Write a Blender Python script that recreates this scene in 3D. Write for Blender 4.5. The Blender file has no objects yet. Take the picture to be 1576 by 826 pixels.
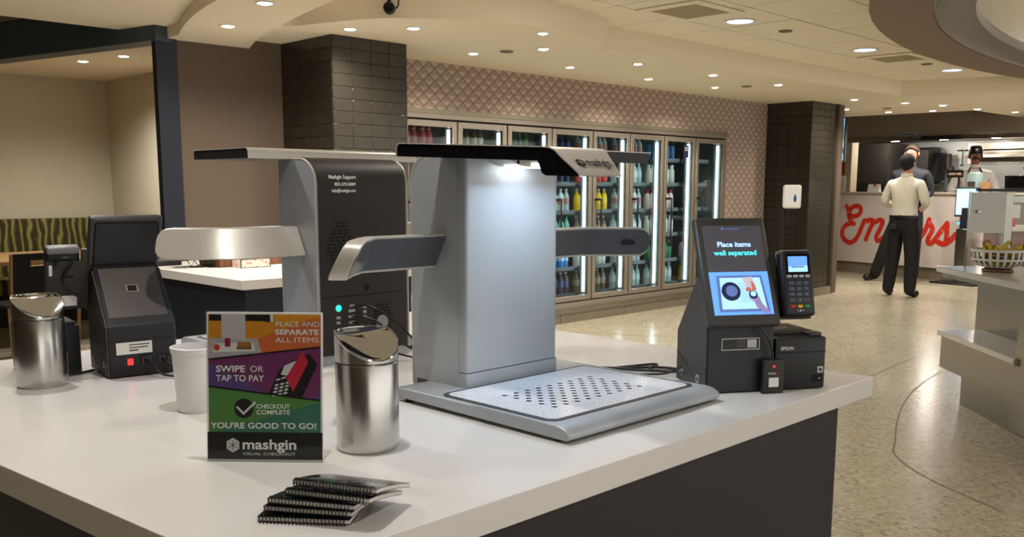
import bpy, bmesh, math, random
from mathutils import Vector, Matrix
random.seed(7)
PI = math.pi
S = bpy.context.scene
COL = S.collection
# ------------------------------------------------------------------ camera
def build_camera():
    yaw, pit, roll = math.radians(44.98), math.radians(8.414), math.radians(0.095)
    F = Vector((math.cos(yaw)*math.cos(pit), math.sin(yaw)*math.cos(pit), -math.sin(pit)))
    R = Vector((math.sin(yaw), -math.cos(yaw), 0)); U = R.cross(F)
    R2 = R*math.cos(roll)+U*math.sin(roll); U2 = U*math.cos(roll)-R*math.sin(roll)
    cd = bpy.data.cameras.new('camera'); co = bpy.data.objects.new('camera', cd); COL.objects.link(co)
    m = Matrix((R2, U2, -F)).transposed().to_4x4(); m.translation = (0, 0, 1.38)
    co.matrix_world = m
    cd.sensor_width = 36; cd.lens = 1423.3/1576*36; cd.shift_y = (498.66-413)/1576
    cd.clip_start = .05; cd.clip_end = 100
    S.camera = co
build_camera()
# ------------------------------------------------------------------ world, exposure
w = bpy.data.worlds.new('world'); S.world = w; w.use_nodes = True
w.node_tree.nodes['Background'].inputs[0].default_value = (1.0, .97, .92, 1)
w.node_tree.nodes['Background'].inputs[1].default_value = 1.3
S.view_settings.view_transform = 'Standard'
S.view_settings.look = 'None'
S.view_settings.gamma = 1
S.view_settings.use_curve_mapping = False
S.view_settings.exposure = 0.46
WARM = (1.0, .91, .80)
NEUTRAL = (1.0, .975, .945)
COOL = (.66, .83, 1.0)
DOWN = 42.0          # watts of one recessed downlight
# ------------------------------------------------------------------ materials
def lin(c):
    return tuple(((v/255)/12.92 if v/255 <= .04045 else ((v/255+.055)/1.055)**2.4) for v in c)
MATS = {}
def mat(name, rgb, rough=.5, metal=0, emit=0, bump=0, scale=40, var=.06, trans=0, alpha=1, coat=0, ior=1.45, aniso=None):
    if name in MATS: return MATS[name]
    m = bpy.data.materials.new(name); m.use_nodes = True
    nt = m.node_tree; b = nt.nodes['Principled BSDF']
    col = lin(rgb)
    tc = nt.nodes.new('ShaderNodeTexCoord'); nz = nt.nodes.new('ShaderNodeTexNoise')
    nz.inputs['Scale'].default_value = scale; nz.inputs['Detail'].default_value = 3
    if aniso:
        mp = nt.nodes.new('ShaderNodeMapping'); mp.inputs['Scale'].default_value = aniso
        nt.links.new(tc.outputs['Object'], mp.inputs[0]); nt.links.new(mp.outputs[0], nz.inputs['Vector'])
    else:
        nt.links.new(tc.outputs['Object'], nz.inputs['Vector'])
    mx = nt.nodes.new('ShaderNodeMix'); mx.data_type = 'RGBA'
    mx.inputs[6].default_value = tuple(v*(1-var) for v in col)+(1,)
    mx.inputs[7].default_value = tuple(min(1, v*(1+var)) for v in col)+(1,)
    nt.links.new(nz.outputs['Fac'], mx.inputs[0]); nt.links.new(mx.outputs[2], b.inputs['Base Color'])
    b.inputs['Roughness'].default_value = rough; b.inputs['Metallic'].default_value = metal
    b.inputs['Transmission Weight'].default_value = trans; b.inputs['Alpha'].default_value = alpha
    b.inputs['Coat Weight'].default_value = coat; b.inputs['IOR'].default_value = ior
    if emit:
        b.inputs['Emission Color'].default_value = col+(1,); b.inputs['Emission Strength'].default_value = emit
    if bump:
        bp = nt.nodes.new('ShaderNodeBump'); bp.inputs['Strength'].default_value = bump; bp.inputs['Distance'].default_value = .002
        nt.links.new(nz.outputs['Fac'], bp.inputs['Height']); nt.links.new(bp.outputs[0], b.inputs['Normal'])
    MATS[name] = m
    return m
def glassy(name, tint=(.85, .95, .95), fac=.10):
    """thin pane: mostly clear, with a mirror share"""
    if name in MATS: return MATS[name]
    m = bpy.data.materials.new(name); m.use_nodes = True; nt = m.node_tree
    nt.nodes.remove(nt.nodes['Principled BSDF']); out = nt.nodes['Material Output']
    t = nt.nodes.new('ShaderNodeBsdfTransparent'); t.inputs[0].default_value = tint+(1,)
    g = nt.nodes.new('ShaderNodeBsdfGlossy'); g.inputs['Roughness'].default_value = .03
    lw = nt.nodes.new('ShaderNodeLayerWeight'); lw.inputs[0].default_value = .5; fr = nt.nodes.new('ShaderNodeMath'); fr.operation = 'POWER'; fr.inputs[1].default_value = 5; nt.links.new(lw.outputs['Facing'], fr.inputs[0])
    nz = nt.nodes.new('ShaderNodeTexNoise'); nz.inputs['Scale'].default_value = 3
    mu = nt.nodes.new('ShaderNodeMath'); mu.operation = 'MULTIPLY_ADD'; mu.inputs[1].default_value = .02; mu.inputs[2].default_value = fac*.3
    ad = nt.nodes.new('ShaderNodeMath'); ad.operation = 'ADD'
    nt.links.new(nz.outputs['Fac'], mu.inputs[0]); nt.links.new(mu.outputs[0], ad.inputs[0]); nt.links.new(fr.outputs[0], ad.inputs[1])
    mx = nt.nodes.new('ShaderNodeMixShader'); nt.links.new(ad.outputs[0], mx.inputs[0])
    nt.links.new(t.outputs[0], mx.inputs[1]); nt.links.new(g.outputs[0], mx.inputs[2]); nt.links.new(mx.outputs[0], out.inputs[0])
    MATS[name] = m
    return m
def nodes_of(name, rgb, rough):
    m = mat(name, rgb, rough); nt = m.node_tree
    return m, nt, nt.nodes['Principled BSDF']
def ramp(nt, src, stops):
    r = nt.nodes.new('ShaderNodeValToRGB'); e = r.color_ramp.elements
    e[0].position = stops[0][0]; e[0].color = lin(stops[0][1])+(1,)
    e[1].position = stops[-1][0]; e[1].color = lin(stops[-1][1])+(1,)
    for p, c in stops[1:-1]:
        x = e.new(p); x.color = lin(c)+(1,)
    nt.links.new(src, r.inputs[0]); return r
def terrazzo():
    m, nt, b = nodes_of('terrazzo', (205, 195, 172), .22)
    tc = nt.nodes.new('ShaderNodeTexCoord')
    v = nt.nodes.new('ShaderNodeTexVoronoi'); v.inputs['Scale'].default_value = 55
    nt.links.new(tc.outputs['Object'], v.inputs['Vector'])
    r = ramp(nt, v.outputs['Color'], [(0, (122, 112, 92)), (.25, (163, 154, 130)), (.6, (177, 168, 145)), (1, (193, 185, 165))])
    r2 = nt.nodes.new('ShaderNodeTexNoise'); r2.inputs['Scale'].default_value = 1.3
    nt.links.new(tc.outputs['Object'], r2.inputs['Vector'])
    mx = nt.nodes.new('ShaderNodeMix'); mx.data_type = 'RGBA'; mx.blend_type = 'MULTIPLY'; mx.inputs[0].default_value = .25
    rr = ramp(nt, r2.outputs['Fac'], [(.3, (200, 200, 195)), (.7, (255, 252, 245))])
    nt.links.new(r.outputs[0], mx.inputs[6]); nt.links.new(rr.outputs[0], mx.inputs[7]); nt.links.new(mx.outputs[2], b.inputs['Base Color'])
    return m
def wallpaper():
    m, nt, b = nodes_of('wallpaper', (140, 122, 110), .7)
    tc = nt.nodes.new('ShaderNodeTexCoord'); sp = nt.nodes.new('ShaderNodeSeparateXYZ'); nt.links.new(tc.outputs['Object'], sp.inputs[0])
    def M(op, a, c=None):
        n = nt.nodes.new('ShaderNodeMath'); n.operation = op
        for i, q in enumerate((a, c)):
            if q is None: continue
            if isinstance(q, (int, float)): n.inputs[i].default_value = q
            else: nt.links.new(q, n.inputs[i])
        return n.outputs[0]
    u = M('DIVIDE', sp.outputs['X'], .128); v = M('DIVIDE', sp.outputs['Z'], .106)
    a = M('FRACT', M('ADD', u, v)); c = M('FRACT', M('SUBTRACT', u, v))
    da = M('ABSOLUTE', M('SUBTRACT', a, .5)); dc = M('ABSOLUTE', M('SUBTRACT', c, .5))
    edge = M('GREATER_THAN', M('MAXIMUM', da, dc), .445)          # lattice of lozenges
    edge2 = M('MULTIPLY', M('GREATER_THAN', M('MAXIMUM', da, dc), .36), M('LESS_THAN', M('MAXIMUM', da, dc), .39))
    st = M('GREATER_THAN', M('FRACT', M('MULTIPLY', u, 6)), .55)
    up = M('LESS_THAN', a, M('SUBTRACT', 1.0, c)) ; up = M('GREATER_THAN', M('ADD', a, M('SUBTRACT', 1.0, c)), .95)
    inner = M('MULTIPLY', M('MULTIPLY', st, up), M('LESS_THAN', M('MAXIMUM', da, dc), .34))
    f = M('MINIMUM', M('ADD', M('ADD', edge, edge2), inner), 1.0)
    r = ramp(nt, f, [(0, (186, 165, 152)), (1, (108, 91, 82))]); nt.links.new(r.outputs[0], b.inputs['Base Color'])
    bp = nt.nodes.new('ShaderNodeBump'); bp.inputs['Strength'].default_value = .3; bp.inputs['Distance'].default_value = .003
    bp.invert = True; nt.links.new(f, bp.inputs['Height']); nt.links.new(bp.outputs[0], b.inputs['Normal'])
    return m
def stripes():
    m, nt, b = nodes_of('striped_fabric', (110, 110, 40), .85)
    tc = nt.nodes.new('ShaderNodeTexCoord'); wv = nt.nodes.new('ShaderNodeTexWave'); wv.bands_direction = 'X'
    mp = nt.nodes.new('ShaderNodeMapping'); mp.inputs['Scale'].default_value = (1, 1, .55)
    nt.links.new(tc.outputs['Object'], mp.inputs[0]); nt.links.new(mp.outputs[0], wv.inputs['Vector'])
    wv.inputs['Scale'].default_value = 4.2; wv.inputs['Distortion'].default_value = 5.5; wv.inputs['Detail'].default_value = 2; wv.inputs['Detail Scale'].default_value = 1.6
    r = ramp(nt, wv.outputs['Fac'], [(0, (40, 37, 18)), (.45, (64, 60, 25)), (.72, (88, 84, 34)), (1, (136, 130, 70))])
    nt.links.new(r.outputs[0], b.inputs['Base Color']); return m
def wood(name, lo, hi, sc=(1, 12, 1), scale=3):
    m, nt, b = nodes_of(name, hi, .4)
    tc = nt.nodes.new('ShaderNodeTexCoord'); mp = nt.nodes.new('ShaderNodeMapping'); mp.inputs['Scale'].default_value = sc
    nz = nt.nodes.new('ShaderNodeTexNoise'); nz.inputs['Scale'].default_value = scale; nz.inputs['Detail'].default_value = 6
    nt.links.new(tc.outputs['Object'], mp.inputs[0]); nt.links.new(mp.outputs[0], nz.inputs['Vector'])
    r = ramp(nt, nz.outputs['Fac'], [(.3, lo), (.7, hi)]); nt.links.new(r.outputs[0], b.inputs['Base Color']); return m
def speckle():
    m, nt, b = nodes_of('speckled_glass', (225, 228, 232), .12)
    tc = nt.nodes.new('ShaderNodeTexCoord'); v = nt.nodes.new('ShaderNodeTexNoise'); v.inputs['Scale'].default_value = 240; v.inputs['Detail'].default_value = 1
    nt.links.new(tc.outputs['Object'], v.inputs['Vector'])
    r = ramp(nt, v.outputs['Fac'], [(0, (168, 174, 184)), (.34, (178, 183, 192)), (.42, (220, 223, 229)), (1, (229, 231, 235))])
    nt.links.new(r.outputs[0], b.inputs['Base Color']); return m
def worn_red():
    m, nt, b = nodes_of('worn_red_paint', (214, 48, 26), .6)
    tc = nt.nodes.new('ShaderNodeTexCoord'); v = nt.nodes.new('ShaderNodeTexNoise'); v.inputs['Scale'].default_value = 26; v.inputs['Detail'].default_value = 5
    nt.links.new(tc.outputs['Object'], v.inputs['Vector'])
    r = ramp(nt, v.outputs['Fac'], [(0, (214, 48, 26)), (.62, (214, 48, 26)), (.68, (226, 170, 160)), (1, (226, 190, 180))])
    nt.links.new(r.outputs[0], b.inputs['Base Color']); return m
TERR = terrazzo(); PAPER = wallpaper(); FAB = stripes(); SPECK = speckle(); RED = worn_red()
CEIL = mat('ceiling_paint', (240, 230, 208), .9, var=.02)
TILEC = mat('ceiling_tile', (240, 230, 209), .95, bump=.3, scale=220, var=.03)
GAP = mat('ceiling_gap', (120, 106, 86), .9)
SOFF = mat('soffit_paint', (236, 224, 200), .9, var=.02)
WHITE_TOP = mat('white_laminate', (226, 222, 218), .28, var=.01, scale=5)
EDGE = mat('laminate_edge', (222, 212, 192), .4, var=.02)
NAVY = mat('dark_laminate', (36, 34, 38), .5, bump=.2, scale=60, aniso=(1, 1, 30))
BROWN = mat('brown_wall', (94, 80, 66), .75, bump=.2, scale=180)
BEAM = mat('beam_navy_lit', (62, 76, 84), .5)  # teal light on the beam painted into a navy paler than the post
POST = mat('navy_metal', (21, 26, 40), .45)
CREAM = mat('cream_wall', (202, 196, 178), .85, bump=.15, scale=120)
TILE1 = mat('olive_tile', (50, 46, 38), .25, var=.10, scale=2)
GROUT = mat('dark_grout', (44, 40, 33), .8)
STEELB = mat('bronze_aluminium', (152, 143, 130), .38, .65, var=.05, scale=8)
DARKGAP = mat('dark_gasket', (26, 18, 18), .6)
KICK = mat('taupe_kick_tile', (128, 118, 100), .4, var=.1, scale=3)
SILV = mat('silver_shell', (176, 178, 180), .38, .75, bump=.05, scale=300, var=.03)
SILVP = mat('silver_paint', (170, 174, 178), .42, .35, bump=.08, scale=400, var=.03)
CHAMP = mat('champagne_shell', (188, 182, 172), .36, .3, var=.03)
BLACK = mat('black_plastic', (24, 24, 26), .45, bump=.1, scale=300)
BLACKG = mat('black_gloss', (12, 12, 14), .12, var=.02)
BLACKM = mat('black_matte_sheet', (40, 37, 34), .5, bump=.08, scale=400)
GREYB = mat('charcoal_plastic', (62, 60, 60), .42, bump=.1, scale=300)
HOLE = mat('dark_hole', (6, 6, 7), .8)
STEEL = mat('brushed_steel', (190, 188, 184), .24, 1, bump=.12, scale=60, aniso=(1, 1, .02), var=.05)
STEELH = mat('stainless_sheet', (160, 154, 144), .3, 1, bump=.06, scale=30, var=.06)
CHROME = mat('polished_steel', (205, 205, 205), .07, 1, var=.01)
RUBBER = mat('rubber', (20, 20, 20), .8)
WHITEP = mat('white_plastic', (232, 232, 232), .35, var=.01)
PRINTW = mat('white_print', (236, 236, 232), .5, var=.01)
PAPERW = mat('paper_white', (226, 224, 218), .7, var=.02)
WOODT = wood('light_wood', (150, 112, 74), (186, 148, 104))
WOODD = wood('walnut_wood', (92, 58, 40), (136, 88, 60), (14, 14, 1))
GLASS = glassy('cooler_glass', (.86, .93, .93), .08)
GLASS2 = glassy('guard_glass', (.97, .98, .97), .06)
LEDW = mat('led_white', (235, 246, 255), .5, emit=9)
LAMPW = mat('lamp_white', (255, 244, 226), .5, emit=14)
LAMPB = mat('lamp_blue', (178, 206, 255), .5, emit=4)
SKIN = mat('skin', (190, 132, 108), .55, var=.08, scale=12)
SKIN2 = mat('skin_tan', (150, 98, 74), .55, var=.08, scale=12)
# ------------------------------------------------------------------ mesh builder
class G:
    def __init__(s): s.v = []; s.f = []; s.mi = []; s.m = 0; s.smooth = []; s.sm = False
    def add(s, vs, fs, sm=None):
        o = len(s.v); s.v += [tuple(q) for q in vs]
        for f in fs:
            s.f.append([o+i for i in f]); s.mi.append(s.m); s.smooth.append(s.sm if sm is None else sm)
        return s
    def box(s, x0, y0, z0, x1, y1, z1):
        x0, x1 = sorted((x0, x1)); y0, y1 = sorted((y0, y1)); z0, z1 = sorted((z0, z1))
        return s.add([(x0, y0, z0), (x1, y0, z0), (x1, y1, z0), (x0, y1, z0), (x0, y0, z1), (x1, y0, z1), (x1, y1, z1), (x0, y1, z1)],
                     [(0, 3, 2, 1), (4, 5, 6, 7), (0, 1, 5, 4), (1, 2, 6, 5), (2, 3, 7, 6), (3, 0, 4, 7)])
    def bbox(s, x0, y0, z0, x1, y1, z1, r=.005, seg=2):
        bm = bmesh.new(); bmesh.ops.create_cube(bm, size=1)
        for v in bm.verts:
            v.co = Vector(((x0+x1)/2+v.co.x*abs(x1-x0), (y0+y1)/2+v.co.y*abs(y1-y0), (z0+z1)/2+v.co.z*abs(z1-z0)))
        bmesh.ops.bevel(bm, geom=list(bm.edges), offset=r, segments=seg, profile=.5, affect='EDGES')
        bm.verts.index_update()
        s.add([v.co for v in bm.verts], [[v.index for v in f.verts] for f in bm.faces], True); bm.free(); return s
    def prism(s, poly, axis, a, b, sm=False):
        n = len(poly)
        def P(q, t): return {'x': (t, q[0], q[1]), 'y': (q[0], t, q[1]), 'z': (q[0], q[1], t)}[axis]
        vs = [P(q, a) for q in poly]+[P(q, b) for q in poly]
        fs = [list(range(n))[::-1], list(range(n, 2*n))]+[(i, (i+1) % n, n+(i+1) % n, n+i) for i in range(n)]
        o = len(s.f); s.add(vs, fs, sm); s.smooth[o] = s.smooth[o+1] = False; return s
    def strip(s, path, axis, a, b, th, sm=True):
        """a bent sheet: path in the plane, extruded along the axis, thickened to its left by th"""
        out = []
        for i, q in enumerate(path):
            p0 = Vector(path[max(i-1, 0)]); p1 = Vector(path[min(i+1, len(path)-1)]); d = (p1-p0).normalized()
            out.append((q[0]-d.y*th, q[1]+d.x*th))
        return s.prism(list(path)+out[::-1], axis, a, b, sm)
    def cyl(s, c, r, h, seg=24, axis='z', r2=None, sm=True):
        r2 = r if r2 is None else r2; vs = []
        for k, (rr, t) in enumerate(((r, 0), (r2, h))):
            for i in range(seg):
                x, y = rr*math.cos(2*PI*i/seg), rr*math.sin(2*PI*i/seg)
                vs.append({'z': (c[0]+x, c[1]+y, c[2]+t), 'y': (c[0]+x, c[1]+t, c[2]+y), 'x': (c[0]+t, c[1]+x, c[2]+y)}[axis])
        o = len(s.f)
        s.add(vs, [list(range(seg))[::-1], list(range(seg, 2*seg))]+[(i, (i+1) % seg, seg+(i+1) % seg, seg+i) for i in range(seg)], sm)
        s.smooth[o] = s.smooth[o+1] = False; return s
    def lathe(s, prof, seg=24, c=(0, 0, 0), mids=None, sx=1, sy=1):
        n = len(prof); vs = []
        for r, z in prof:
            for i in range(seg): vs.append((c[0]+sx*r*math.cos(2*PI*i/seg), c[1]+sy*r*math.sin(2*PI*i/seg), c[2]+z))
        for k in range(n-1):
            fs = []
            for i in range(seg): j = (i+1) % seg; fs.append((k*seg+i, k*seg+j, (k+1)*seg+j, (k+1)*seg+i))
            if k == 0:
                o = len(s.v); s.v += [tuple(q) for q in vs]
            if mids: s.m = mids[k]
            for f in fs: s.f.append([o+q for q in f]); s.mi.append(s.m); s.smooth.append(True)
        for k, rev in ((0, True), (n-1, False)):
            if prof[k][0] > 1e-5:
                f = [o+k*seg+i for i in range(seg)]
                s.f.append(f[::-1] if rev else f); s.mi.append(s.m); s.smooth.append(False)
        return s
    def tube(s, path, r, seg=8, closed=False, flat=None):
        pts = [Vector(p) for p in path]; n = len(pts); rs = r if isinstance(r, (list, tuple)) else [r]*n
        vs = []; prev = None
        for i in range(n):
            d = (pts[(i+1) % n]-pts[i-1]) if closed else pts[min(i+1, n-1)]-pts[max(i-1, 0)]
            d.normalize(); a = prev if prev is not None else (Vector((0, 0, 1)) if abs(d.z) < .9 else Vector((1, 0, 0)))
            x = (a-d*a.dot(d)).normalized(); prev = x; y = d.cross(x)
            for k in range(seg): t = 2*PI*k/seg; vs.append(pts[i]+x*math.cos(t)*rs[i]+y*math.sin(t)*rs[i])
        fs = [(i*seg+k, i*seg+(k+1) % seg, ((i+1) % n)*seg+(k+1) % seg, ((i+1) % n)*seg+k) for i in range(n if closed else n-1) for k in range(seg)]
        if not closed: fs += [list(range(seg))[::-1], [(n-1)*seg+k for k in range(seg)]]
        return s.add(vs, fs, True)
    def mesh(s, name):
        me = bpy.data.meshes.new(name); me.from_pydata(s.v, [], s.f)
        me.polygons.foreach_set('material_index', s.mi); me.polygons.foreach_set('use_smooth', s.smooth)
        me.update()
        bm = bmesh.new(); bm.from_mesh(me); bmesh.ops.recalc_face_normals(bm, faces=bm.faces); bm.to_mesh(me); bm.free()
        try: me.set_sharp_from_angle(angle=math.radians(38))
        except Exception: pass
        return me
def O(name, g, m, parent=None, loc=(0, 0, 0), rot=(0, 0, 0), label=None, cat=None, group=None, kind=None):
    me = g if isinstance(g, bpy.types.Mesh) else g.mesh(name)
    if not me.materials:
        for q in (m if isinstance(m, (list, tuple)) else [m]): me.materials.append(q)
    o = bpy.data.objects.new(name, me); COL.objects.link(o); o.location = loc; o.rotation_euler = rot
    if parent: o.parent = parent
    tag(o, label, cat, group, kind); return o
def tag(o, label=None, cat=None, group=None, kind=None):
    for k, v in (('label', label), ('category', cat), ('group', group), ('kind', kind)):
        if v: o[k] = v
    return o
def E(name, label, cat, loc=(0, 0, 0), rz=0, group=None):
    o = bpy.data.objects.new(name, None); COL.objects.link(o); o.location = loc; o.rotation_euler = (0, 0, rz); o.empty_display_size = .05
    return tag(o, label, cat, group)
def struct(name, g, m, **k): return O(name, g, m, kind='structure', **k)
def lamp(kind, parent, loc, energy, color, rot=(0, 0, 0), **k):
    l = bpy.data.lights.new('light', kind); l.energy = energy; l.color = color
    for a, v in k.items(): setattr(l, a, v)
    o = bpy.data.objects.new('light_source', l); COL.objects.link(o); o.location = loc; o.rotation_euler = rot
    if parent: o.parent = parent
    return o
def text(name, s, size, m, parent, o, u, v, align='LEFT', bold=0, spacing=1.0, lift=.0006, shear=0, width=None):
    """flat lettering laid on a surface: origin o, writing direction u, up direction v (parent space)"""
    c = bpy.data.curves.new('lettering', 'FONT'); c.body = s; c.size = size; c.align_x = align; c.offset = bold; c.space_character = spacing; c.shear = shear; c.resolution_u = 3
    t = bpy.data.objects.new('lettering', c); COL.objects.link(t)
    me = bpy.data.meshes.new_from_object(t.evaluated_get(bpy.context.evaluated_depsgraph_get()))
    bpy.data.objects.remove(t); bpy.data.curves.remove(c)
    u = Vector(u).normalized(); v = Vector(v).normalized(); n = u.cross(v)
    k = 1
    if width:
        xs = [q.co.x for q in me.vertices]; k = width/max(1e-6, max(xs)-min(xs))
    for q in me.vertices: q.co = Vector(o)+u*q.co.x*k+v*q.co.y+n*lift
    me.materials.clear(); me.materials.append(m)
    ob = bpy.data.objects.new(name, me); COL.objects.link(ob); ob.parent = parent; return ob
def patch(g, o, u, v, poly, lift=.0004):
    u = Vector(u).normalized(); v = Vector(v).normalized(); n = u.cross(v)
    return g.add([Vector(o)+u*a+v*b+n*lift for a, b in poly], [list(range(len(poly)))])
def ring_poly(cx, cy, rx, ry=None, n=20, a0=0):
    ry = ry or rx; return [(cx+rx*math.cos(a0+2*PI*i/n), cy+ry*math.sin(a0+2*PI*i/n)) for i in range(n)]
def arc(c, r, a0, a1, n=6):
    return [(c[0]+r*math.cos(math.radians(a0+(a1-a0)*i/n)), c[1]+r*math.sin(math.radians(a0+(a1-a0)*i/n))) for i in range(n+1)]
def rrect(x0, y0, x1, y1, r, n=4):
    return arc((x1-r, y1-r), r, 0, 90, n)+arc((x0+r, y1-r), r, 90, 180, n)+arc((x0+r, y0+r), r, 180, 270, n)+arc((x1-r, y0+r), r, 270, 360, n)
def spline(pts, n=8):
    out = []; P = [Vector(p) for p in pts]
    for i in range(len(P)-1):
        a, b, c, d = P[max(i-1, 0)], P[i], P[i+1], P[min(i+2, len(P)-1)]
        for k in range(n):
            t = k/n; out.append(.5*((2*b)+(c-a)*t+(2*a-5*b+4*c-d)*t*t+(3*b-a-3*c+d)*t**3))
    return out+[P[-1]]
def copy_tree(o, parent=None):
    c = o.copy(); COL.objects.link(c)
    if parent: c.parent = parent
    for ch in list(o.children):
        copy_tree(ch, c)
    return c
# ================================================================== STRUCTURE
struct('floor', G().box(-6, -6, -.06, 20, 13, 0), TERR)
FLOOR = bpy.data.objects['floor']
JOINT = mat('brass_joint', (120, 110, 90), .5)
def joint(path):
    g = G(); p = spline([(x, y, 0) for x, y in path], 6)
    for i in range(len(p)-1):
        d = (p[i+1]-p[i]).normalized(); n = Vector((-d.y, d.x, 0))*.004; z = Vector((0, 0, .0012))
        g.add([p[i]-n+z, p[i+1]-n+z, p[i+1]+n+z, p[i]+n+z], [(0, 1, 2, 3)])
    O('floor_joint', g, JOINT, FLOOR)
joint([(4.2, 1.2), (4.45, 1.62), (4.727, 1.892), (4.977, 1.996), (5.377, 2.155), (5.905, 2.333), (6.366, 2.447), (7.052, 2.556), (8.2, 2.6)])
joint([(5.2, 2.76), (6.722, 2.881), (8.235, 3.001), (11.5, 3.26)])
joint([(6.6, 5.9), (7.6, 4.3), (9.2, 3.3), (10.2, 2.8)])
struct('wall_near_left', G().box(-3.1, -6, 0, -3.0, 13, 3.1), BROWN)
struct('wall_far', G().box(19.4, -6, 0, 19.5, 13, 3.1), BROWN)
struct('wall_far_left', G().box(-6, 12.9, 0, 20, 13, 3.1), CREAM)
# --- cooler wall with patterned paper
g = G().box(4.5, 6.25, 2.047, 10.9, 6.40, 2.62).box(9.925, 6.25, 0, 10.9, 6.40, 2.047)
struct('wall_cooler', g, PAPER)
struct('wall_brown', G().box(3.01, 6.30, 0, 3.9, 6.42, 2.62), BROWN)
# --- tiled columns, every tile its own piece
def column(name, x0, y0, x1, y1, ret=None):
    c = struct(name, G().box(x0+.004, y0+.004, 0, x1-.004, y1, 2.45), GROUT)
    nz = 28; dz = 2.44/nz
    for face in ('front', 'side'):
        L = (x1-x0) if face == 'front' else (y1-y0)
        nx = 4; d = L/nx; t = .0012
        if face == 'front': me = G().bbox(t, -.004, t, d-t, .006, dz-t, .0015, 1).mesh('tile')
        else: me = G().bbox(-.004, t, t, .006, d-t, dz-t, .0015, 1).mesh('tile')
        for i in range(nx):
            for k in range(nz):
                jit = random.uniform(-.0005, .0004)
                loc = (x0+i*d, y0+jit, k*dz) if face == 'front' else (x0+jit, y0+i*d, k*dz)
                O('tile', me, TILE1, c, loc=loc, rot=(random.uniform(-.002, .002), 0, random.uniform(-.0025, .0025)))
    return c
column('wall_column_1', 3.846, 5.635, 4.511, 6.30)
column('wall_column_2', 10.88, 5.635, 11.54, 6.25)
struct('trim_1', G().box(11.545, 5.60, 0, 11.57, 6.2, 2.44).box(11.575, 5.64, 0, 11.76, 6.25, 2.44), BROWN)
struct('trim_2', G().box(10.86, 5.60, 0, 11.56, 6.25, .10), KICK)
struct('wall_kitchen_left', G().box(11.7, 7.62, 0, 18, 7.72, 2.6), BROWN)
# --- navy portal and seating niche on the left
struct('trim_3', G().box(2.862, 6.27, 0, 3.012, 6.33, 2.62), POST)
g = G(); d = Vector((-.2298, .9732, 0)); a = Vector((2.85, 6.24, 0)); n = Vector((.9732, .2298, 0))*.16
pts = [a, a+d*4.3, a+d*4.3+n, a+n]
g.add([(p.x, p.y, 2.355) for p in pts]+[(p.x, p.y, 2.70) for p in pts], [(3, 2, 1, 0), (4, 5, 6, 7), (0, 1, 5, 4), (1, 2, 6, 5), (2, 3, 7, 6), (3, 0, 4, 7)])
struct('trim_4', g, BEAM)
struct('wall_niche_back', G().box(-2, 10.45, 0, 4.3, 10.6, 2.7), CREAM)
struct('wall_niche_side', G().box(4.19, 6.42, 0, 4.3, 10.45, 2.7), CREAM)
struct('ceiling_niche', G().prism([(2.9, 6.45), (4.2, 6.45), (4.2, 10.5), (1.9, 10.5), (2.0, 10.45)], 'z', 2.515, 2.56), CEIL)
# --- ceilings
def plate(name, pts, z0, z1, m, bev=0):
    return struct(name, G().prism(pts, 'z', z0, z1), m)
bul = [(3.38, 5.55), (3.488, 5.541), (3.561, 5.29), (3.662, 5.002), (3.757, 4.856), (3.88, 4.747), (4.077, 4.596), (4.486, 4.416), (4.804, 4.395), (5.211, 4.45), (5.545, 4.56), (5.66, 4.64), (5.70, 4.745)]
bul = [(p.x, p.y) for p in spline([(x, y, 0) for x, y in bul], 4)]
plate('ceiling_soffit', [(3.2, 6.9), (3.2, 5.6)]+bul+[(5.78, 4.72), (8.4, 4.69), (11.07, 4.62), (11.40, 3.42), (12.6, -1.0), (19.4, -1.0), (19.4, 4.55), (13.75, 4.72), (13.50, 9), (4.5, 9), (4.5, 6.9)], 2.44, 2.66, SOFF)
lobeL = [(2.934, 6.074), (2.811, 5.75), (2.70, 5.412), (2.588, 4.985), (2.47, 4.3), (2.40, 3.5), (2.42, 2.9)]
lobeR = [(3.478, 6.061), (3.363, 5.771), (3.26, 5.431), (3.097, 4.798), (3.0, 4.359), (2.86, 3.6), (2.72, 3.0), (2.55, 2.8)]
lobeL = [(p.x, p.y) for p in spline([(x, y, 0) for x, y in lobeL], 4)]; lobeR = [(p.x, p.y) for p in spline([(x, y, 0) for x, y in lobeR], 4)]
plate('ceiling_lobe', [(2.95, 6.35)]+lobeL+lobeR[::-1]+[(3.60, 6.35)], 2.38, 2.66, SOFF)
plate('ceiling_cove', [(-5.9, 6.62), (-5.9, -5.9), (1.2, -5.9), (1.9, 1.0), (2.45, 2.85)]+lobeL[::-1]+[(2.97, 6.15), (2.845, 6.62)], 2.455, 2.66, CEIL)
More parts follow.
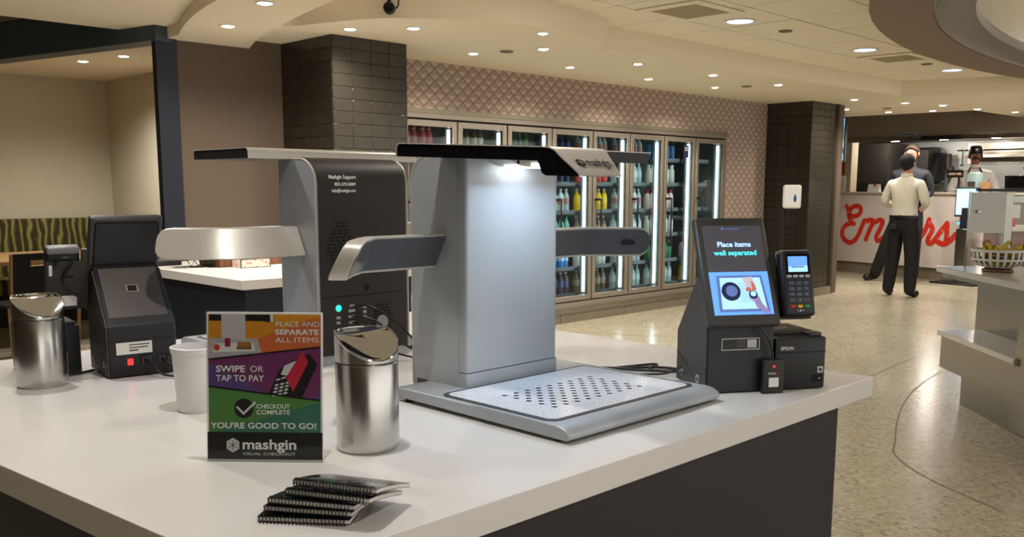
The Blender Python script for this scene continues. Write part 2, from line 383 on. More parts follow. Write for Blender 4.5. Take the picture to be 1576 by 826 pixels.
# upper ceiling slab with an oval opening for the raised drum
DC = (9.2, .83); DA, DB = 5.0, 2.5
g = G(); n = 64; inn = []; out = []
for i in range(n):
    t = 2*PI*i/n; c, s_ = math.cos(t), math.sin(t)
    inn.append((DC[0]+DA*.985*c, DC[1]+DB*.985*s_, 2.632))
    k = min(((19.4-DC[0]) if c > 0 else (DC[0]+5.9))/max(abs(c), 1e-6), ((12.9-DC[1]) if s_ > 0 else (DC[1]+5.9))/max(abs(s_), 1e-6))
    out.append((DC[0]+k*c, DC[1]+k*s_, 2.632))
g.add(inn+out, [(i, (i+1) % n, n+(i+1) % n, n+i) for i in range(n)])
CEILING = struct('ceiling', g, GAP)
tx, ty = .655, .61
me_t = G().bbox(.006, .006, 0, tx-.006, ty-.006, .016, .002, 1).mesh('ceiling_tile')
for i in range(-3, 10):
    for j in range(-2, 3):
        x, y = 5.18+i*tx, 3.54+j*ty
        if y+ty > 5.4 or x > 11.4 or x < 2.4: continue
        if ((x+tx/2-DC[0])/(DA-.1))**2+((y+ty/2-DC[1])/(DB-.1))**2 < .92: continue
        O('ceiling_tile', me_t, TILEC, CEILING, loc=(x, y, 2.612+random.uniform(-.001, .001)))
# the drum: brown ring, rolled steel-grey lip and pale dome inside
def oval(prof, name, m, parent=None, kind=None, **k):
    g = G(); g.sm = True; n = 72; vs = []
    for off, z in prof:
        for i in range(n): t = 2*PI*i/n; vs.append((DC[0]+(DA-off)*math.cos(t), DC[1]+(DB-off)*math.sin(t), z))
    g.add(vs, [(q*n+i, q*n+(i+1) % n, (q+1)*n+(i+1) % n, (q+1)*n+i) for q in range(len(prof)-1) for i in range(n)], True)
    return O(name, g, m, parent, kind=kind, **k)
DRUMB = mat('drum_brown', (134, 116, 102), .8); DRUMG = mat('drum_lip', (116, 110, 102), .5)
drum = oval([(0, 2.66), (0, 2.50), (.40, 2.50), (.405, 2.506)], 'ceiling_drum', DRUMB, kind='structure')
oval([(.405, 2.504), (.43, 2.492), (.50, 2.490), (.58, 2.50), (.66, 2.53), (.68, 2.57), (.66, 2.60), (.62, 2.61)], 'drum_lip', DRUMG, drum)
oval([(.45, 2.60), (.50, 2.66), (.8, 2.78), (1.3, 2.88), (1.9, 2.93), (2.45, 2.95)], 'drum_dome', CEIL, drum)
g = G(); n = 48
for i in range(n):
    t0, t1 = 2*PI*i/n, 2*PI*(i+1)/n
    q = [(DC[0]+(DA-o)*math.cos(t), DC[1]+(DB-o)*math.sin(t), 2.635) for t, o in ((t0, .52), (t1, .52), (t1, .57), (t0, .57))]
    g.add(q, [(0, 1, 2, 3)])
O('cove_strip', g, DRUMG, drum)
g = G(); g.tube([(DC[0]+1.6+1.0*math.cos(2*PI*i/40), DC[1]+.9+.55*math.sin(2*PI*i/40), 2.80) for i in range(40)], .02, 6, True)
g.tube([(DC[0]+.7, DC[1]+.7, 2.80), (DC[0]+2.5, DC[1]+1.1, 2.80)], .012, 6)
ch = O('ring_chandelier', g, mat('ring_glow', (255, 240, 212), .5, emit=5), label='pale ring fixture hanging inside the oval ceiling drum', cat='light fixture')
g2 = G().tube([(DC[0]+1.6, DC[1]+.9, 2.80), (DC[0]+1.6, DC[1]+.9, 2.93)], .01, 6); O('rod', g2, STEELH, ch); lamp('POINT', ch, (DC[0]+1.0, DC[1]+.6, 2.72), 55, WARM, shadow_soft_size=.3)  # ring glow and point light added to brighten the dome
# ================================================================== DOWNLIGHTS
def downlight(x, y, z, r, label, group, blue=False, power=None, tall=0, color=None):
    t = E('recessed_downlight', label, 'downlight', (x, y, z), 0, group)
    O('trim_ring', G().lathe([(r, -.001), (r*1.28, -.001), (r*1.3, -.004), (r*1.02, -.006), (r, -.001)], 20), WHITEP if not tall else GREYB, t)
    O('lens', G().lathe([(1e-6, -.012 if not blue else -.003), (r*.7, -.010 if not blue else -.003), (r*1.0, -.002)], 20), LAMPB if blue else LAMPW, t)
    p = DOWN if power is None else power
    if p: lamp('SPOT', t, (0, 0, -.03), p, color or (COOL if blue else WARM), spot_size=math.radians(150), spot_blend=.9, shadow_soft_size=r)
    return t
for i, (x, y) in enumerate([(5.18, 5.62), (6.36, 5.63), (7.57, 5.67), (8.69, 5.63)]):
    downlight(x, y, 2.44, .038, '%s small downlight from the left in the row nearest the cooler wall' % ['first', 'second', 'third', 'fourth'][i], 'downlights nearest the coolers')
for i, (x, y) in enumerate([(5.39, 5.05), (6.60, 5.06), (7.74, 5.04), (8.93, 5.02)]):
    downlight(x, y, 2.44, .042, '%s small downlight from the left in the second row out from the coolers' % ['first', 'second', 'third', 'fourth'][i], 'second row of soffit downlights', tall=(x == 6.60))
downlight(3.81, 5.36, 2.44, .04, 'recessed downlight in the soffit just above the tiled column', None)
downlight(4.09, 5.03, 2.44, .04, 'recessed downlight right of the security camera on the soffit', None)
downlight(4.85, 4.55, 2.44, .035, 'recessed downlight closest to the rounded soffit edge', None)
pz_ = [(11.06, 5.19, 'lone downlight in front of the far tiled column'), (11.92, 4.93, 'brightest downlight beyond the far tiled column'), (12.33, 5.9, 'downlight touching the edge of the far tiled column'),
       (13.17, 5.67, 'downlight above the left end of the range hood'), (12.6, 4.72, 'downlight above the white shirted man, right hand one'), (13.37, 5.14, 'downlight just in front of the range hood centre'),
       (13.5, 4.60, 'small downlight near the right end of the range hood'), (14.4, 4.4, 'farthest small downlight at the right above the hood')]
for x, y, l in pz_: downlight(x, y, 2.44, .045, l, None, power=DOWN*1.25)
downlight(2.99, 5.51, 2.38, .04, 'recessed downlight in the pale ceiling lobe beside the brown wall', None)
downlight(2.77, 4.69, 2.38, .04, 'recessed downlight at the top edge above the ceiling lobe', None)
for i, (x, y) in enumerate([(6.28, 3.87), (8.34, 3.84), (10.39, 3.82)]):
    downlight(x, y, 2.612, .095, ['nearest large bluish downlight in the tiled ceiling beside the vent', 'middle large bluish downlight in the tiled ceiling', 'farthest large white downlight in the tiled ceiling under the drum'][i], None, True, 26)
for i, (x, y) in enumerate([(3.386, 8.93), (3.51, 8.33)]):
    downlight(x, y, 2.515, .045, ['left downlight in the niche ceiling over the banquette', 'right downlight in the niche ceiling over the banquette'][i], None, power=75)
# lamps of the same kind that continue over the island and the aisle, above and behind the picture
for x, y, z in [(1.0, 1.5, 2.455), (.9, 3.0, 2.455), (1.5, 4.2, 2.455), (1.55, 5.4, 2.455), (.6, 5.6, 2.455), (.9, -.2, 2.455)]:
    downlight(x, y, z, .04, 'recessed downlight over the checkout island, above the picture', 'downlights over the island', power=DOWN*.72, color=NEUTRAL)
for x, y in [(4.24, 3.87), (2.75, 2.3), (3.4, -.2), (4.6, 1.7), (2.6, -2.6), (1.6, -1.6)]:
    downlight(x, y, 2.612, .095, 'large downlight in the tiled ceiling over the aisle, above the picture', 'aisle downlights above the picture', False, DOWN)
# vents, sprinklers, detector plates, camera
for k, (x, y, l) in enumerate([(5.66, 3.89, 'square ceiling air vent in the nearest ceiling tiles'), (9.05, 3.85, 'square ceiling air vent half hidden by the ceiling drum')]):
    t = E('ceiling_vent', l, 'vent', (x, y, 2.61))
    fr = G()
    for a in ((-.30, -.26, .30, -.19), (-.30, .19, .30, .26), (-.30, -.19, -.22, .19), (.22, -.19, .30, .19)): fr.bbox(a[0], a[1], -.012, a[2], a[3], 0, .004, 1)
    O('frame', fr, TILEC, t); O('grille', G().box(-.22, -.19, -.006, .22, .19, 0), mat('vent_tan', (196, 182, 152), .7), t)
    me = G().box(-.21, -.004, -.010, .21, .004, -.006).mesh('slat')
    for j in range(12): O('slat', me, mat('vent_slat', (176, 162, 134), .7), t, loc=(0, -.17+j*.031, 0))
for x, y, z, l in [(5.27, 5.33, 2.44, 'dark flat detector plate between the soffit downlights on the left'), (8.81, 5.32, 2.44, 'dark flat detector plate near the far tiled column'), (6.89, 3.83, 2.612, 'small round sprinkler cover right of the nearest bluish downlight'), (9.68, 3.81, 2.612, 'small round sprinkler cover beside the farther ceiling vent'), (12.5, 5.4, 2.44, 'small detector plate above the kitchen entrance')]:
    t = E('sprinkler_cover', l, 'sprinkler', (x, y, z)); O('plate', G().lathe([(1e-6, -.014), (.05, -.012), (.055, 0)], 18), GAP, t); O('rim', G().lathe([(.055, -.003), (.066, -.003), (.066, 0)], 18), TILEC, t)
t = E('security_camera', 'black dome security camera hanging from the soffit on a bent cable', 'camera', (3.70, 4.79, 2.565), -PI*.25)
O('body', G().cyl((0, 0, -.075), .036, .05, 20, 'y'), BLACK, t); O('lens', G().cyl((0, -.008, -.075), .024, .012, 18, 'y'), BLACKG, t)
O('cable', G().tube(spline([(0, .04, -.08), (.05, .05, -.06), (.05, .04, .02), (.0, .03, .06)], 5), .005, 6), BLACK, t); O('bracket', G().box(-.012, .01, -.05, .012, .04, .02), BLACK, t)
# ================================================================== GLASS DOOR COOLER
BX = [4.928+i*.6185 for i in range(9)]
cool = E('display_cooler', 'long built in cooler with eight framed glass doors full of drinks', 'cooler', (0, 0, 0))
INNER = mat('cooler_liner', (112, 122, 124), .5); SHELF = mat('cooler_shelf', (84, 90, 94), .45)
g = G().box(4.90, 6.235, 1.966, 9.925, 6.40, 2.008); g.m = 1; g.box(4.90, 6.228, 2.008, 9.935, 6.40, 2.046); g.m = 0; g.box(9.876, 6.235, .16, 9.925, 6.40, 1.966)
O('header_frame', g, [STEELB, mat('header_olive', (140, 132, 112), .4, .5)], cool)
O('sill', G().box(4.6, 6.215, .165, 9.93, 6.40, .215), STEELB, cool)
O('gasket', G().box(4.9, 6.262, .215, 9.876, 6.30, .245).box(4.9, 6.262, 1.935, 9.876, 6.30, 1.966), DARKGAP, cool)
g = G().box(4.9, 6.98, .16, 9.93, 7.02, 2.0).box(4.9, 6.30, .16, 9.93, 7.0, .20).box(4.9, 6.30, 1.99, 9.93, 7.0, 2.03).box(4.88, 6.30, .16, 4.91, 7.0, 2.03).box(9.91, 6.38, .16, 9.93, 7.0, 2.03)
O('liner', g, INNER, cool)
for i, x in enumerate([4.6, 5.92, 6.97, 8.02, 9.07]):
    x1 = [5.92, 6.97, 8.02, 9.07, 9.93][i]
    O('kick_plate', G().bbox(x+.003, 6.262, .0, x1-.003, 6.32, .092, .002, 1), KICK, cool)
for i, x in enumerate([4.6, 5.6, 6.55, 8.1, 9.0]):
    x1 = [5.6, 6.55, 8.1, 9.0, 9.93][i]
    O('upper_kick_plate', G().bbox(x+.002, 6.25, .095, x1-.002, 6.32, .164, .002, 1), STEELB, cool)
DZ0, DZ1 = .226, 1.948; dw = .6185-.018; fw = .052
g = G()
for a in ((0, DZ0, fw, DZ1), (dw-fw, DZ0, dw, DZ1), (fw, DZ0, dw-fw, DZ0+fw), (fw, DZ1-fw, dw-fw, DZ1)): g.bbox(a[0], 6.222, a[1], a[2], 6.258, a[3], .003, 1)
me_frame = g.mesh('door'); me_frame.materials.append(STEELB)
me_pane = G().box(fw, 6.238, DZ0+fw, dw-fw, 6.243, DZ1-fw).mesh('pane')
me_hand = G().bbox(.066, 6.165, .72, .082, 6.181, 1.27, .003, 1).box(.066, 6.17, .73, .082, 6.222, .752).box(.03, 6.17, 1.245, .082, 6.222, 1.268).mesh('handle')
me_mul = G().box(-.028, 6.275, .2, .028, 6.36, 1.99).mesh('mullion'); me_led = G().box(-.044, 6.30, .30, -.029, 6.318, 1.88).mesh('light_strip')
me_sh = G().bbox(.03, 6.44, -.024, .589, 6.96, 0, .004, 1).box(.03, 6.432, -.012, .589, 6.444, .022).mesh('shelf')
SHZ = [1.695, 1.415, 1.125, .835, .535, .255]
for i in range(8):
    d = O('door', me_frame, STEELB, cool, loc=(BX[i]+.009, 0, 0))
    O('pane', me_pane, GLASS, d); O('handle', me_hand, BLACK, d)
    O('mullion', me_mul, INNER, cool, loc=(BX[i+1], 0, 0)); O('light_strip', me_led, LEDW, cool, loc=(BX[i+1], 0, 0))
    for z in SHZ: O('shelf', me_sh, SHELF, cool, loc=(BX[i], 0, z))
t = O('door_notice', G().box(9.02, 6.232, 1.72, 9.12, 6.236, 1.86), mat('notice_navy', (34, 40, 64), .5), cool)
g = G()
for k in range(3): g.box(9.04, 6.2308, 1.80+k*.018, 9.10, 6.2318, 1.806+k*.018)
O('notice_lines', g, PRINTW, t)
# drinks -----------------------------------------------------------------
def bottle(key, body, label, cap, h=.240, r=.0375, neck=.0135, clear=True, shape='pet'):
    if shape == 'pet':
        pr = [(r*.8, 0), (r, .008), (r*.96, h*.30), (r, h*.33), (r, h*.60), (r*.94, h*.64), (r*.8, h*.74), (neck, h*.88), (neck, h*.92), (neck*1.15, h*.92), (neck*1.15, h), (1e-6, h)]
        mids = [0, 0, 0, 1, 0, 0, 0, 0, 2, 2, 2]
    elif shape == 'can':
        pr = [(r*.85, 0), (r, .008), (r, h*.93), (r*.84, h*.99), (r*.8, h), (1e-6, h*.985)]; mids = [2, 1, 1, 2, 2]
    else:
        pr = [(r*.9, 0), (r, .006), (r, h*.62), (r*.9, h*.74), (neck*1.5, h*.85), (neck*1.5, h*.88), (neck*1.7, h*.88), (neck*1.7, h), (1e-6, h)]; mids = [0, 1, 1, 1, 0, 2, 2, 2]
    me = G().lathe(pr, 12, mids=mids).mesh(key)
    for c, rr in ((body, .12), (label, .45), (cap, .4)): me.materials.append(mat('drink_%d_%d_%d' % c, c, rr, var=.03))
    return me
K = {
 'milk shake bottle': bottle('milk_bottle', (226, 206, 170), (176, 60, 56), (170, 50, 46), shape='jug', h=.225),
 'red cola bottle': bottle('cola_bottle', (84, 34, 30), (190, 32, 36), (190, 40, 40)),
 'dark iced tea bottle': bottle('tea_bottle', (92, 78, 60), (186, 176, 150), (206, 192, 160)),
 'dark green soda bottle': bottle('green_bottle', (52, 76, 52), (84, 120, 66), (220, 220, 220)),
 'dark blue cola bottle': bottle('navy_bottle', (30, 38, 72), (40, 60, 120), (46, 62, 120)),
 'clear water bottle': bottle('water_bottle', (176, 196, 200), (206, 216, 218), (214, 222, 226)),
 'clear flavoured water bottle': bottle('flavoured_bottle', (186, 200, 202), (176, 130, 130), (228, 228, 228)),
 'teal capped water bottle': bottle('teal_bottle', (120, 176, 176), (90, 168, 160), (60, 170, 130)),
 'bright blue sports drink': bottle('blue_bottle', (66, 132, 206), (170, 200, 236), (220, 230, 240)),
 'purple juice bottle': bottle('purple_bottle', (84, 62, 82), (66, 84, 132), (226, 226, 226)),
 'white and red yoghurt drink': bottle('white_red_bottle', (226, 222, 214), (206, 84, 84), (236, 232, 226), shape='jug', h=.215),
 'yellow juice bottle': bottle('yellow_bottle', (226, 188, 40), (230, 196, 60), (238, 236, 226)),
 'grey brown coffee bottle': bottle('coffee_bottle', (112, 100, 90), (150, 140, 128), (206, 200, 192)),
 'white milk bottle': bottle('white_bottle', (230, 232, 228), (216, 216, 210), (236, 236, 234), shape='jug', h=.225),
 'blue and yellow can': bottle('blue_can', (60, 120, 190), (84, 150, 206), (190, 196, 200), shape='can', h=.17, r=.034),
 'tall green bottle': bottle('tall_green_bottle', (46, 108, 76), (56, 130, 92), (70, 84, 80)),
 'red and white bottle': bottle('red_white_bottle', (196, 46, 58), (226, 206, 206), (196, 50, 60), shape='jug', h=.225),
}
kk = list(K)
PLAN = [
 ['milk shake bottle', 'red cola bottle', 'red cola bottle', 'clear water bottle', 'dark blue cola bottle', 'clear water bottle'],
 ['dark iced tea bottle', 'dark iced tea bottle', 'clear water bottle', 'clear water bottle', 'dark iced tea bottle', 'clear water bottle'],
 ['dark green soda bottle', 'dark green soda bottle', 'clear water bottle', 'teal capped water bottle', 'dark green soda bottle', 'clear water bottle'],
 ['dark blue cola bottle', 'dark blue cola bottle', 'clear flavoured water bottle', 'teal capped water bottle', 'bright blue sports drink', 'purple juice bottle'],
 ['clear flavoured water bottle', 'white and red yoghurt drink', 'yellow juice bottle', 'grey brown coffee bottle', 'white milk bottle', 'grey brown coffee bottle'],
 ['clear flavoured water bottle', 'clear water bottle', 'clear flavoured water bottle', 'clear water bottle', 'clear water bottle', 'clear water bottle'],
 ['blue and yellow can', 'white milk bottle', 'red and white bottle', 'white milk bottle', 'tall green bottle', 'clear water bottle'],
 ['white milk bottle', None, 'blue and yellow can', None, 'red and white bottle', 'yellow juice bottle'],
]
ordn = ['first', 'second', 'third', 'fourth', 'fifth', 'sixth', 'seventh', 'eighth']
for b in range(8):
    for s_ in range(6):
        k = PLAN[b][s_]
        if not k: continue
        cols = range(6) if b < 7 else (range(2, 4) if s_ in (0, 2) else range(1, 5))
        gr = '%ss, door %s, shelf %s' % (k, ordn[b], ordn[s_])
        for q, c in enumerate(cols):
            lb = '%s, %s from the left, %s shelf down, %s cooler door' % (k, ordn[q], ordn[s_], ordn[b])
            O('can' if 'can' in k.split() else 'bottle', K[k], None, loc=(BX[b]+.085+c*.090+random.uniform(-.004, .004), 6.515+random.uniform(-.006, .01), SHZ[s_]+.0005), rot=(0, 0, random.uniform(0, 6)), label=lb, cat='drink', group=gr)
# ================================================================== CHECKOUT ISLAND
isl = E('island_cabinet', 'dark laminate base of the checkout island under the white worktop', 'cabinet', (0, 0, 0))
O('front_panel', G().box(.63, 1.085, .10, 2.315, 1.105, .804), NAVY, isl)
O('end_panel', G().box(2.295, 1.106, .10, 2.315, 3.0, .804), NAVY, isl)
O('end_panel', G().prism([(.61, 1.085), (.629, 1.085), (.45, 3.0), (.42, 3.0)], 'z', .10, .804), POST, isl)
O('back_panel', G().box(.45, 2.98, .10, 2.294, 3.0, .804), NAVY, isl)
O('toe_kick', G().box(.70, 1.16, 0, 2.24, 2.93, .10), BLACK, isl)
g = G(); top = [(.595, 1.074), (2.50, 1.074), (2.50, 3.04), (.39, 3.04)]
g.prism(top, 'z', .806, .86)
o = O('island_worktop', g, WHITE_TOP, label='thick white laminate worktop of the checkout island', cat='worktop')
bv = o.modifiers.new('bevel', 'BEVEL'); bv.width = .0015; bv.segments = 2
# far counter behind
fc = E('service_counter', 'dark service counter with white top standing before the tiled column', 'counter', (0, 0, 0))
O('cabinet', G().box(2.62, 4.76, 0, 3.82, 6.28, .805), POST, fc)
O('counter_top', G().bbox(2.583, 4.72, .805, 3.84, 6.29, .86, .002, 1), WHITE_TOP, fc)
FLOR = mat('floral_card', (226, 206, 196), .7)
def nodes_floral():
    nt = FLOR.node_tree; b = nt.nodes['Principled BSDF']; v = nt.nodes.new('ShaderNodeTexVoronoi'); v.inputs['Scale'].default_value = 48
    tc = nt.nodes.new('ShaderNodeTexCoord'); nt.links.new(tc.outputs['Object'], v.inputs['Vector'])
    r = ramp(nt, v.outputs['Distance'], [(0, (206, 84, 70)), (.28, (222, 130, 112)), (.36, (230, 214, 202)), (1, (232, 220, 208))]); nt.links.new(r.outputs[0], b.inputs['Base Color'])
nodes_floral()
def cardbox(name, label, loc, rz, wx, wy, h, m):
    t = E(name, label, 'box', loc, rz); O('box', G().bbox(-wx/2, -wy/2, 0, wx/2, wy/2, h, .003, 1), m, t)
    e = G()
    for sx in (-1, 1): e.box(sx*wx/2-.003, -wy/2-.002, 0, sx*wx/2+.003, -wy/2+.004, h)
    e.box(-wx/2, -wy/2-.002, 0, wx/2, -wy/2+.004, .004).box(-wx/2, -wy/2-.002, h-.004, wx/2, -wy/2+.004, h); O('border', e, BROWN, t)
    O('lid_crease', G().box(-wx/2+.01, -.002, h, wx/2-.01, .002, h+.002), PAPERW, t); return t
cardbox('condiment_box', 'small white box with red floral print on the far white counter', (3.08, 5.50, .86), -.05, .205, .13, .058, FLOR)
cardbox('condiment_box', 'small white box with green print beside the floral box', (3.33, 5.36, .86), -.05, .12, .12, .06, PAPERW)
t = E('wooden_tray', 'brown wooden tray behind the floral box on the far counter', 'tray', (3.16, 5.72, .86))
O('base', G().bbox(-.26, -.14, 0, .26, .14, .012, .003, 1), WOODD, t)
for a in ((-.26, -.14, .26, -.125), (-.26, .125, .26, .14), (-.26, -.125, -.245, .125), (.245, -.125, .26, .125)): O('rim', G().box(a[0], a[1], .012, a[2], a[3], .06), WOODD, t)
t = E('wire_stand', 'black wire stand with zigzag legs on the far counter', 'stand', (2.80, 5.70, .86), -.6)
O('wire_legs', G().tube([(-.07, 0, .075), (-.035, 0, .004), (0, 0, .075), (.035, 0, .004), (.07, 0, .075)], .004, 6).tube([(-.05, .08, .075), (0, .08, .004), (.05, .08, .075)], .004, 6), BLACK, t)
O('shelf_plate', G().bbox(-.13, -.06, .076, .13, .14, .084, .003, 1), BLACKM, t); O('ring_base', G().lathe([(.05, 0), (.07, 0), (.07, .003), (.05, .003), (.05, 0)], 20), PAPERW, t)
t = E('napkin_caddy', 'low dark caddy at the left end of the far counter', 'caddy', (2.72, 6.02, .86)); O('tray_body', G().bbox(-.10, -.07, 0, .10, .07, .035, .004, 1), BLACK, t); O('rim', G().box(-.10, -.073, .028, .10, -.069, .037), GREYB, t)
# ================================================================== CHECKOUT KIOSKS
def hexlogo(parent, o, u, v, r, m, m2, name='logo_mark'):
    g = G(); patch(g, o, u, v, ring_poly(0, 0, r, r, 6, PI/2), .0008)
    h = O(name, g, m, parent); g = G()
    for k in range(6):
        a = PI/6+k*PI/3 if k % 2 else PI/6+k*PI/3
        c, s_ = math.cos(a+PI/6), math.sin(a+PI/6); w_ = r*.045
        patch(g, o, u, v, [(-s_*w_, c*w_), (c*r*.72-s_*w_, s_*r*.72+c*w_), (c*r*.72+s_*w_, s_*r*.72-c*w_), (s_*w_, -c*w_)], .0013)
        patch(g, o, u, v, ring_poly(c*r*.66, s_*r*.66, r*.09, None, 8), .0015)
    O('logo_lines', g, m2, parent); return h
def kiosk(name, label, loc, rz, tilt, hz, back, bar):
    t = E(name, label, 'checkout kiosk', loc, rz)
    # column: silver shell with a rounded rear top, black rear sheet, front cover
    prof = [(-.085, .02), (.09, .0), (.09, .53)]+arc((.02, .53), .07, 0, 90, 8)+[(-.085, .60)]
    O('column_shell', G().prism(prof, 'x', -.165, .165, True), SILVP, t)
    rear = [(.0915, .03), (.0915, .53)]+arc((.02, .53), .0715, 0, 90, 8)+[(-.02, .6015)]
    bp = O('rear_cover', G().strip(rear, 'x', -.157, .157, -.0025), BLACKM, t)
    for sx in (-1, 1):
        rim = G()
        pth = [(sx*.1645, .0905, .02), (sx*.1645, .0905, .53)]+[(sx*.1645, a, b) for a, b in arc((.02, .53), .0705, 0, 90, 8)]+[(sx*.1645, -.02, .6005)]
        rim.tube(pth, .003, 6); O('rear_rim', rim, CHAMP, t)
    fcv = [(-.165, -.086), (-.165, -.096)]+arc((-.150, -.096), .015, 180, 270, 5)+arc((.150, -.096), .015, 270, 360, 5)+[(.165, -.086)]
    O('front_cover', G().prism(fcv, 'z', .072, .598, True), SILVP, t)
    fb = [(-.168, .02), (-.168, -.098)]+arc((-.152, -.098), .016, 180, 270, 5)+arc((.152, -.098), .016, 270, 360, 5)+[(.168, .02)]
    O('column_foot', G().prism(fb, 'z', .012, .070, True), SILVP, t)
    pl = O('rating_plate', G().box(-.1662, .035, .012, -.1652, .075, .036), GREYB, t)
    O('plate_print', G().box(-.1666, .04, .015, -.1661, .07, .024), PRINTW, pl)
    # hood
    Z = lambda y: hz+tilt*(y+.033)
    y0 = -.033
    def path(front, lip):
        p = [(y0, Z(y0)-.028), (y0, Z(y0)-.012)]+[(y0-.012+.012*math.cos(math.radians(a)), Z(y0)-.012+.012*math.sin(math.radians(a))) for a in (22, 45, 67, 90)]
        if lip:
            p += [(-.49, Z(-.49)), (-.51, Z(-.51)-.001), (-.525, Z(-.525)-.006), (-.535, Z(-.535)-.014), (-.585, Z(-.52)-.050), (-.5885, Z(-.52)-.055)]
        else: p += [(front, Z(front))]
        return p
    a = path(None, True); b_ = [(-.582, Z(-.52)-.0555), (-.50, Z(-.52)-.053), (-.49, Z(-.52)-.048), (-.478, Z(-.478)-.026), (y0-.004, Z(y0)-.028)]
    XL, XM, XR = -.305, -.135, .30
    for nm_, gg, mm in (('hood_side_block', G().prism(a+b_, 'x', XL+.001, XM-.001), BLACKG), ('hood_sheet', G().strip(a, 'x', XL-.0015, XM, -.0025), CHAMP)):
        gg.v = [((x-.045*min(1, (-.50-y)/.085) if (x > -.2 and y < -.50) else x), y, z) for x, y, z in gg.v]; O(nm_, gg, mm, t)
    c = path(bar, False)
    O('hood_block', G().prism(c+[(bar, Z(bar)-.026), (y0-.004, Z(y0)-.028)], 'x', XM, XR-.001), BLACK, t)
    O('hood_sheet', G().strip(c+[(bar-.006, Z(bar-.006))], 'x', XM, XR+.0015, -.0025), CHAMP, t)
    # logo on the drooping lip (faces front)
    lu = Vector((1, 0, 0)); p0 = Vector((0, -.535, Z(-.535)-.014)); p1 = Vector((0, -.585, Z(-.52)-.050)); lv = (p0-p1).normalized(); mid = p1+(p0-p1)*.40; mid.y -= .0030; mid.z += .0015
    nn = lu.cross(lv)
    hexlogo(t, mid+Vector((-.274, 0, 0))+lv*.006+nn*.0022, lu, lv, .0125, BLACKG, CHAMP)
    text('logo_lettering', 'mashgin', .036, BLACKG, t, mid+Vector((-.258, 0, 0))+nn*.0022-lv*.004, lu, lv, bold=.0006, width=.074)
    # camera pod and lamp under the hood
    zb = Z(-.1)-.027
    pod = [(-.10, zb), (.10, zb), (.09, zb-.006), (.055, zb-.017), (.0, zb-.021), (-.055, zb-.017), (-.09, zb-.006)]
    pd = O('camera_pod', G().prism(pod, 'y', -.19, -.10, True), CHAMP, t)
    O('pod_lens', G().cyl((-.066, -.1905, zb-.009), .005, .001, 12, 'y'), HOLE, pd)
    O('pod_lamp', G().box(-.02, -.192, zb-.018, .04, -.1895, zb-.011).box(-.05, -.175, zb-.0215, .05, -.125, zb-.0195), LEDW, pd)
    lamp('AREA', t, (0.02, -.25, zb-.03), 1.35, (.56, .76, 1.0), rot=(math.radians(-12), 0, 0), shape='RECTANGLE', size=.22, size_y=.12)
    # side camera arms: a leaning beam, then a wing folded 45 degrees forward
    for sx in (-1, 1):
        lean = .045; h = .085; zt = .408
        R_ = .034; ts = [.3, .6, .80, .88, .94, .98, 1.0]
        p = [(.166, -.044), (.375, -.044)]+[(.375+.122*q, -.044-.122*q) for q in ts]; NP = len(p)
        th_a = .040
        def beam(y_off, th, inset, zt_, zb_):
            vs = []; fs = []
            for i, (x, y) in enumerate(p):
                d = Vector((p[min(i+1, NP-1)][0]-p[max(i-1, 0)][0], p[min(i+1, NP-1)][1]-p[max(i-1, 0)][1])).normalized(); n = Vector((d.y, -d.x))   # outward normal of the front side
                top = Vector((x, y)) + n*(-y_off) - n*lean*(zt-zt_)/h; bot = Vector((x, y)) + n*(-y_off) - n*lean*(zt-zb_)/h
                e = 0
                if i > 1:
                    q_ = (1-ts[i-2])*.1725
                    if q_ < R_: e = R_-math.sqrt(max(0, R_*R_-(R_-q_)**2))
                mz = (zt_+zb_)/2; lc = (top-bot)*(e/(zt_-zb_)) ; top = top-lc; bot = bot+lc
                for q, z in ((top, zt_-e), (top-n*th, zt_-e), (bot-n*th, zb_+e), (bot, zb_+e)): vs.append((sx*q.x, q.y, z))
            for i in range(NP-1):
                for k in range(4): fs.append((i*4+k, i*4+(k+1) % 4, (i+1)*4+(k+1) % 4, (i+1)*4+k))
            return vs, fs+[(0, 1, 2, 3), (4*NP-4, 4*NP-1, 4*NP-2, 4*NP-3)]
        g = G(); vs, fs = beam(0, th_a, 0, zt, zt-h); g.add(vs, fs)
        arm = O('camera_arm', g, CHAMP, t, label='silver side arm carrying a camera')
        mdf = arm.modifiers.new('bevel', 'BEVEL'); mdf.width = .003; mdf.segments = 2; mdf.limit_method = 'ANGLE'; mdf.angle_limit = math.radians(50)
        g = G(); vs, fs = beam(-.0012, .002, 0, zt-.006, zt-h+.006); g.add(vs, fs)
        fcx = O('arm_face', g, mat('arm_grey', (88, 90, 94), .38, .4), arm)
        # lens window on the inner face of the wing
        dx = Vector((.7071*sx, -.7071, 0)); nrm = Vector((-.7071*sx, -.7071, 0)) ; up = Vector((0, 0, 1))
        cen = Vector((sx*.452, -.121, zt-h*.52)) - Vector((sx*-.7071, -.7071, 0))*(lean*.52) ; cen += nrm*.006
        upv = (Vector((0, 0, h)) + Vector((sx*-.7071, -.7071, 0))*lean).normalized()
        g = G(); u_ = Vector((sx*.7071, -.7071, 0)); patch(g, cen, u_ if sx > 0 else -u_, upv, rrect(-.020, -.0065, .020, .0065, .0062, 4), .001)
        O('lens_window', g, BLACKG, arm)
    # tray
    tx0, tx1, ty0, ty1 = -.272, .288, -.535, .03
    g = G()
    base = [(ty0+.004, .006), (ty0-.004, .011), (ty0-.006, .018), (ty0, .026), (ty0+.014, .033), (ty0+.034, .036), (ty1-.06, .036), (ty1, .034), (ty1, .010), (ty0+.03, .006)]
    tray = O('item_tray', g.prism(base, 'x', tx0, tx1, True), SILVP, t)
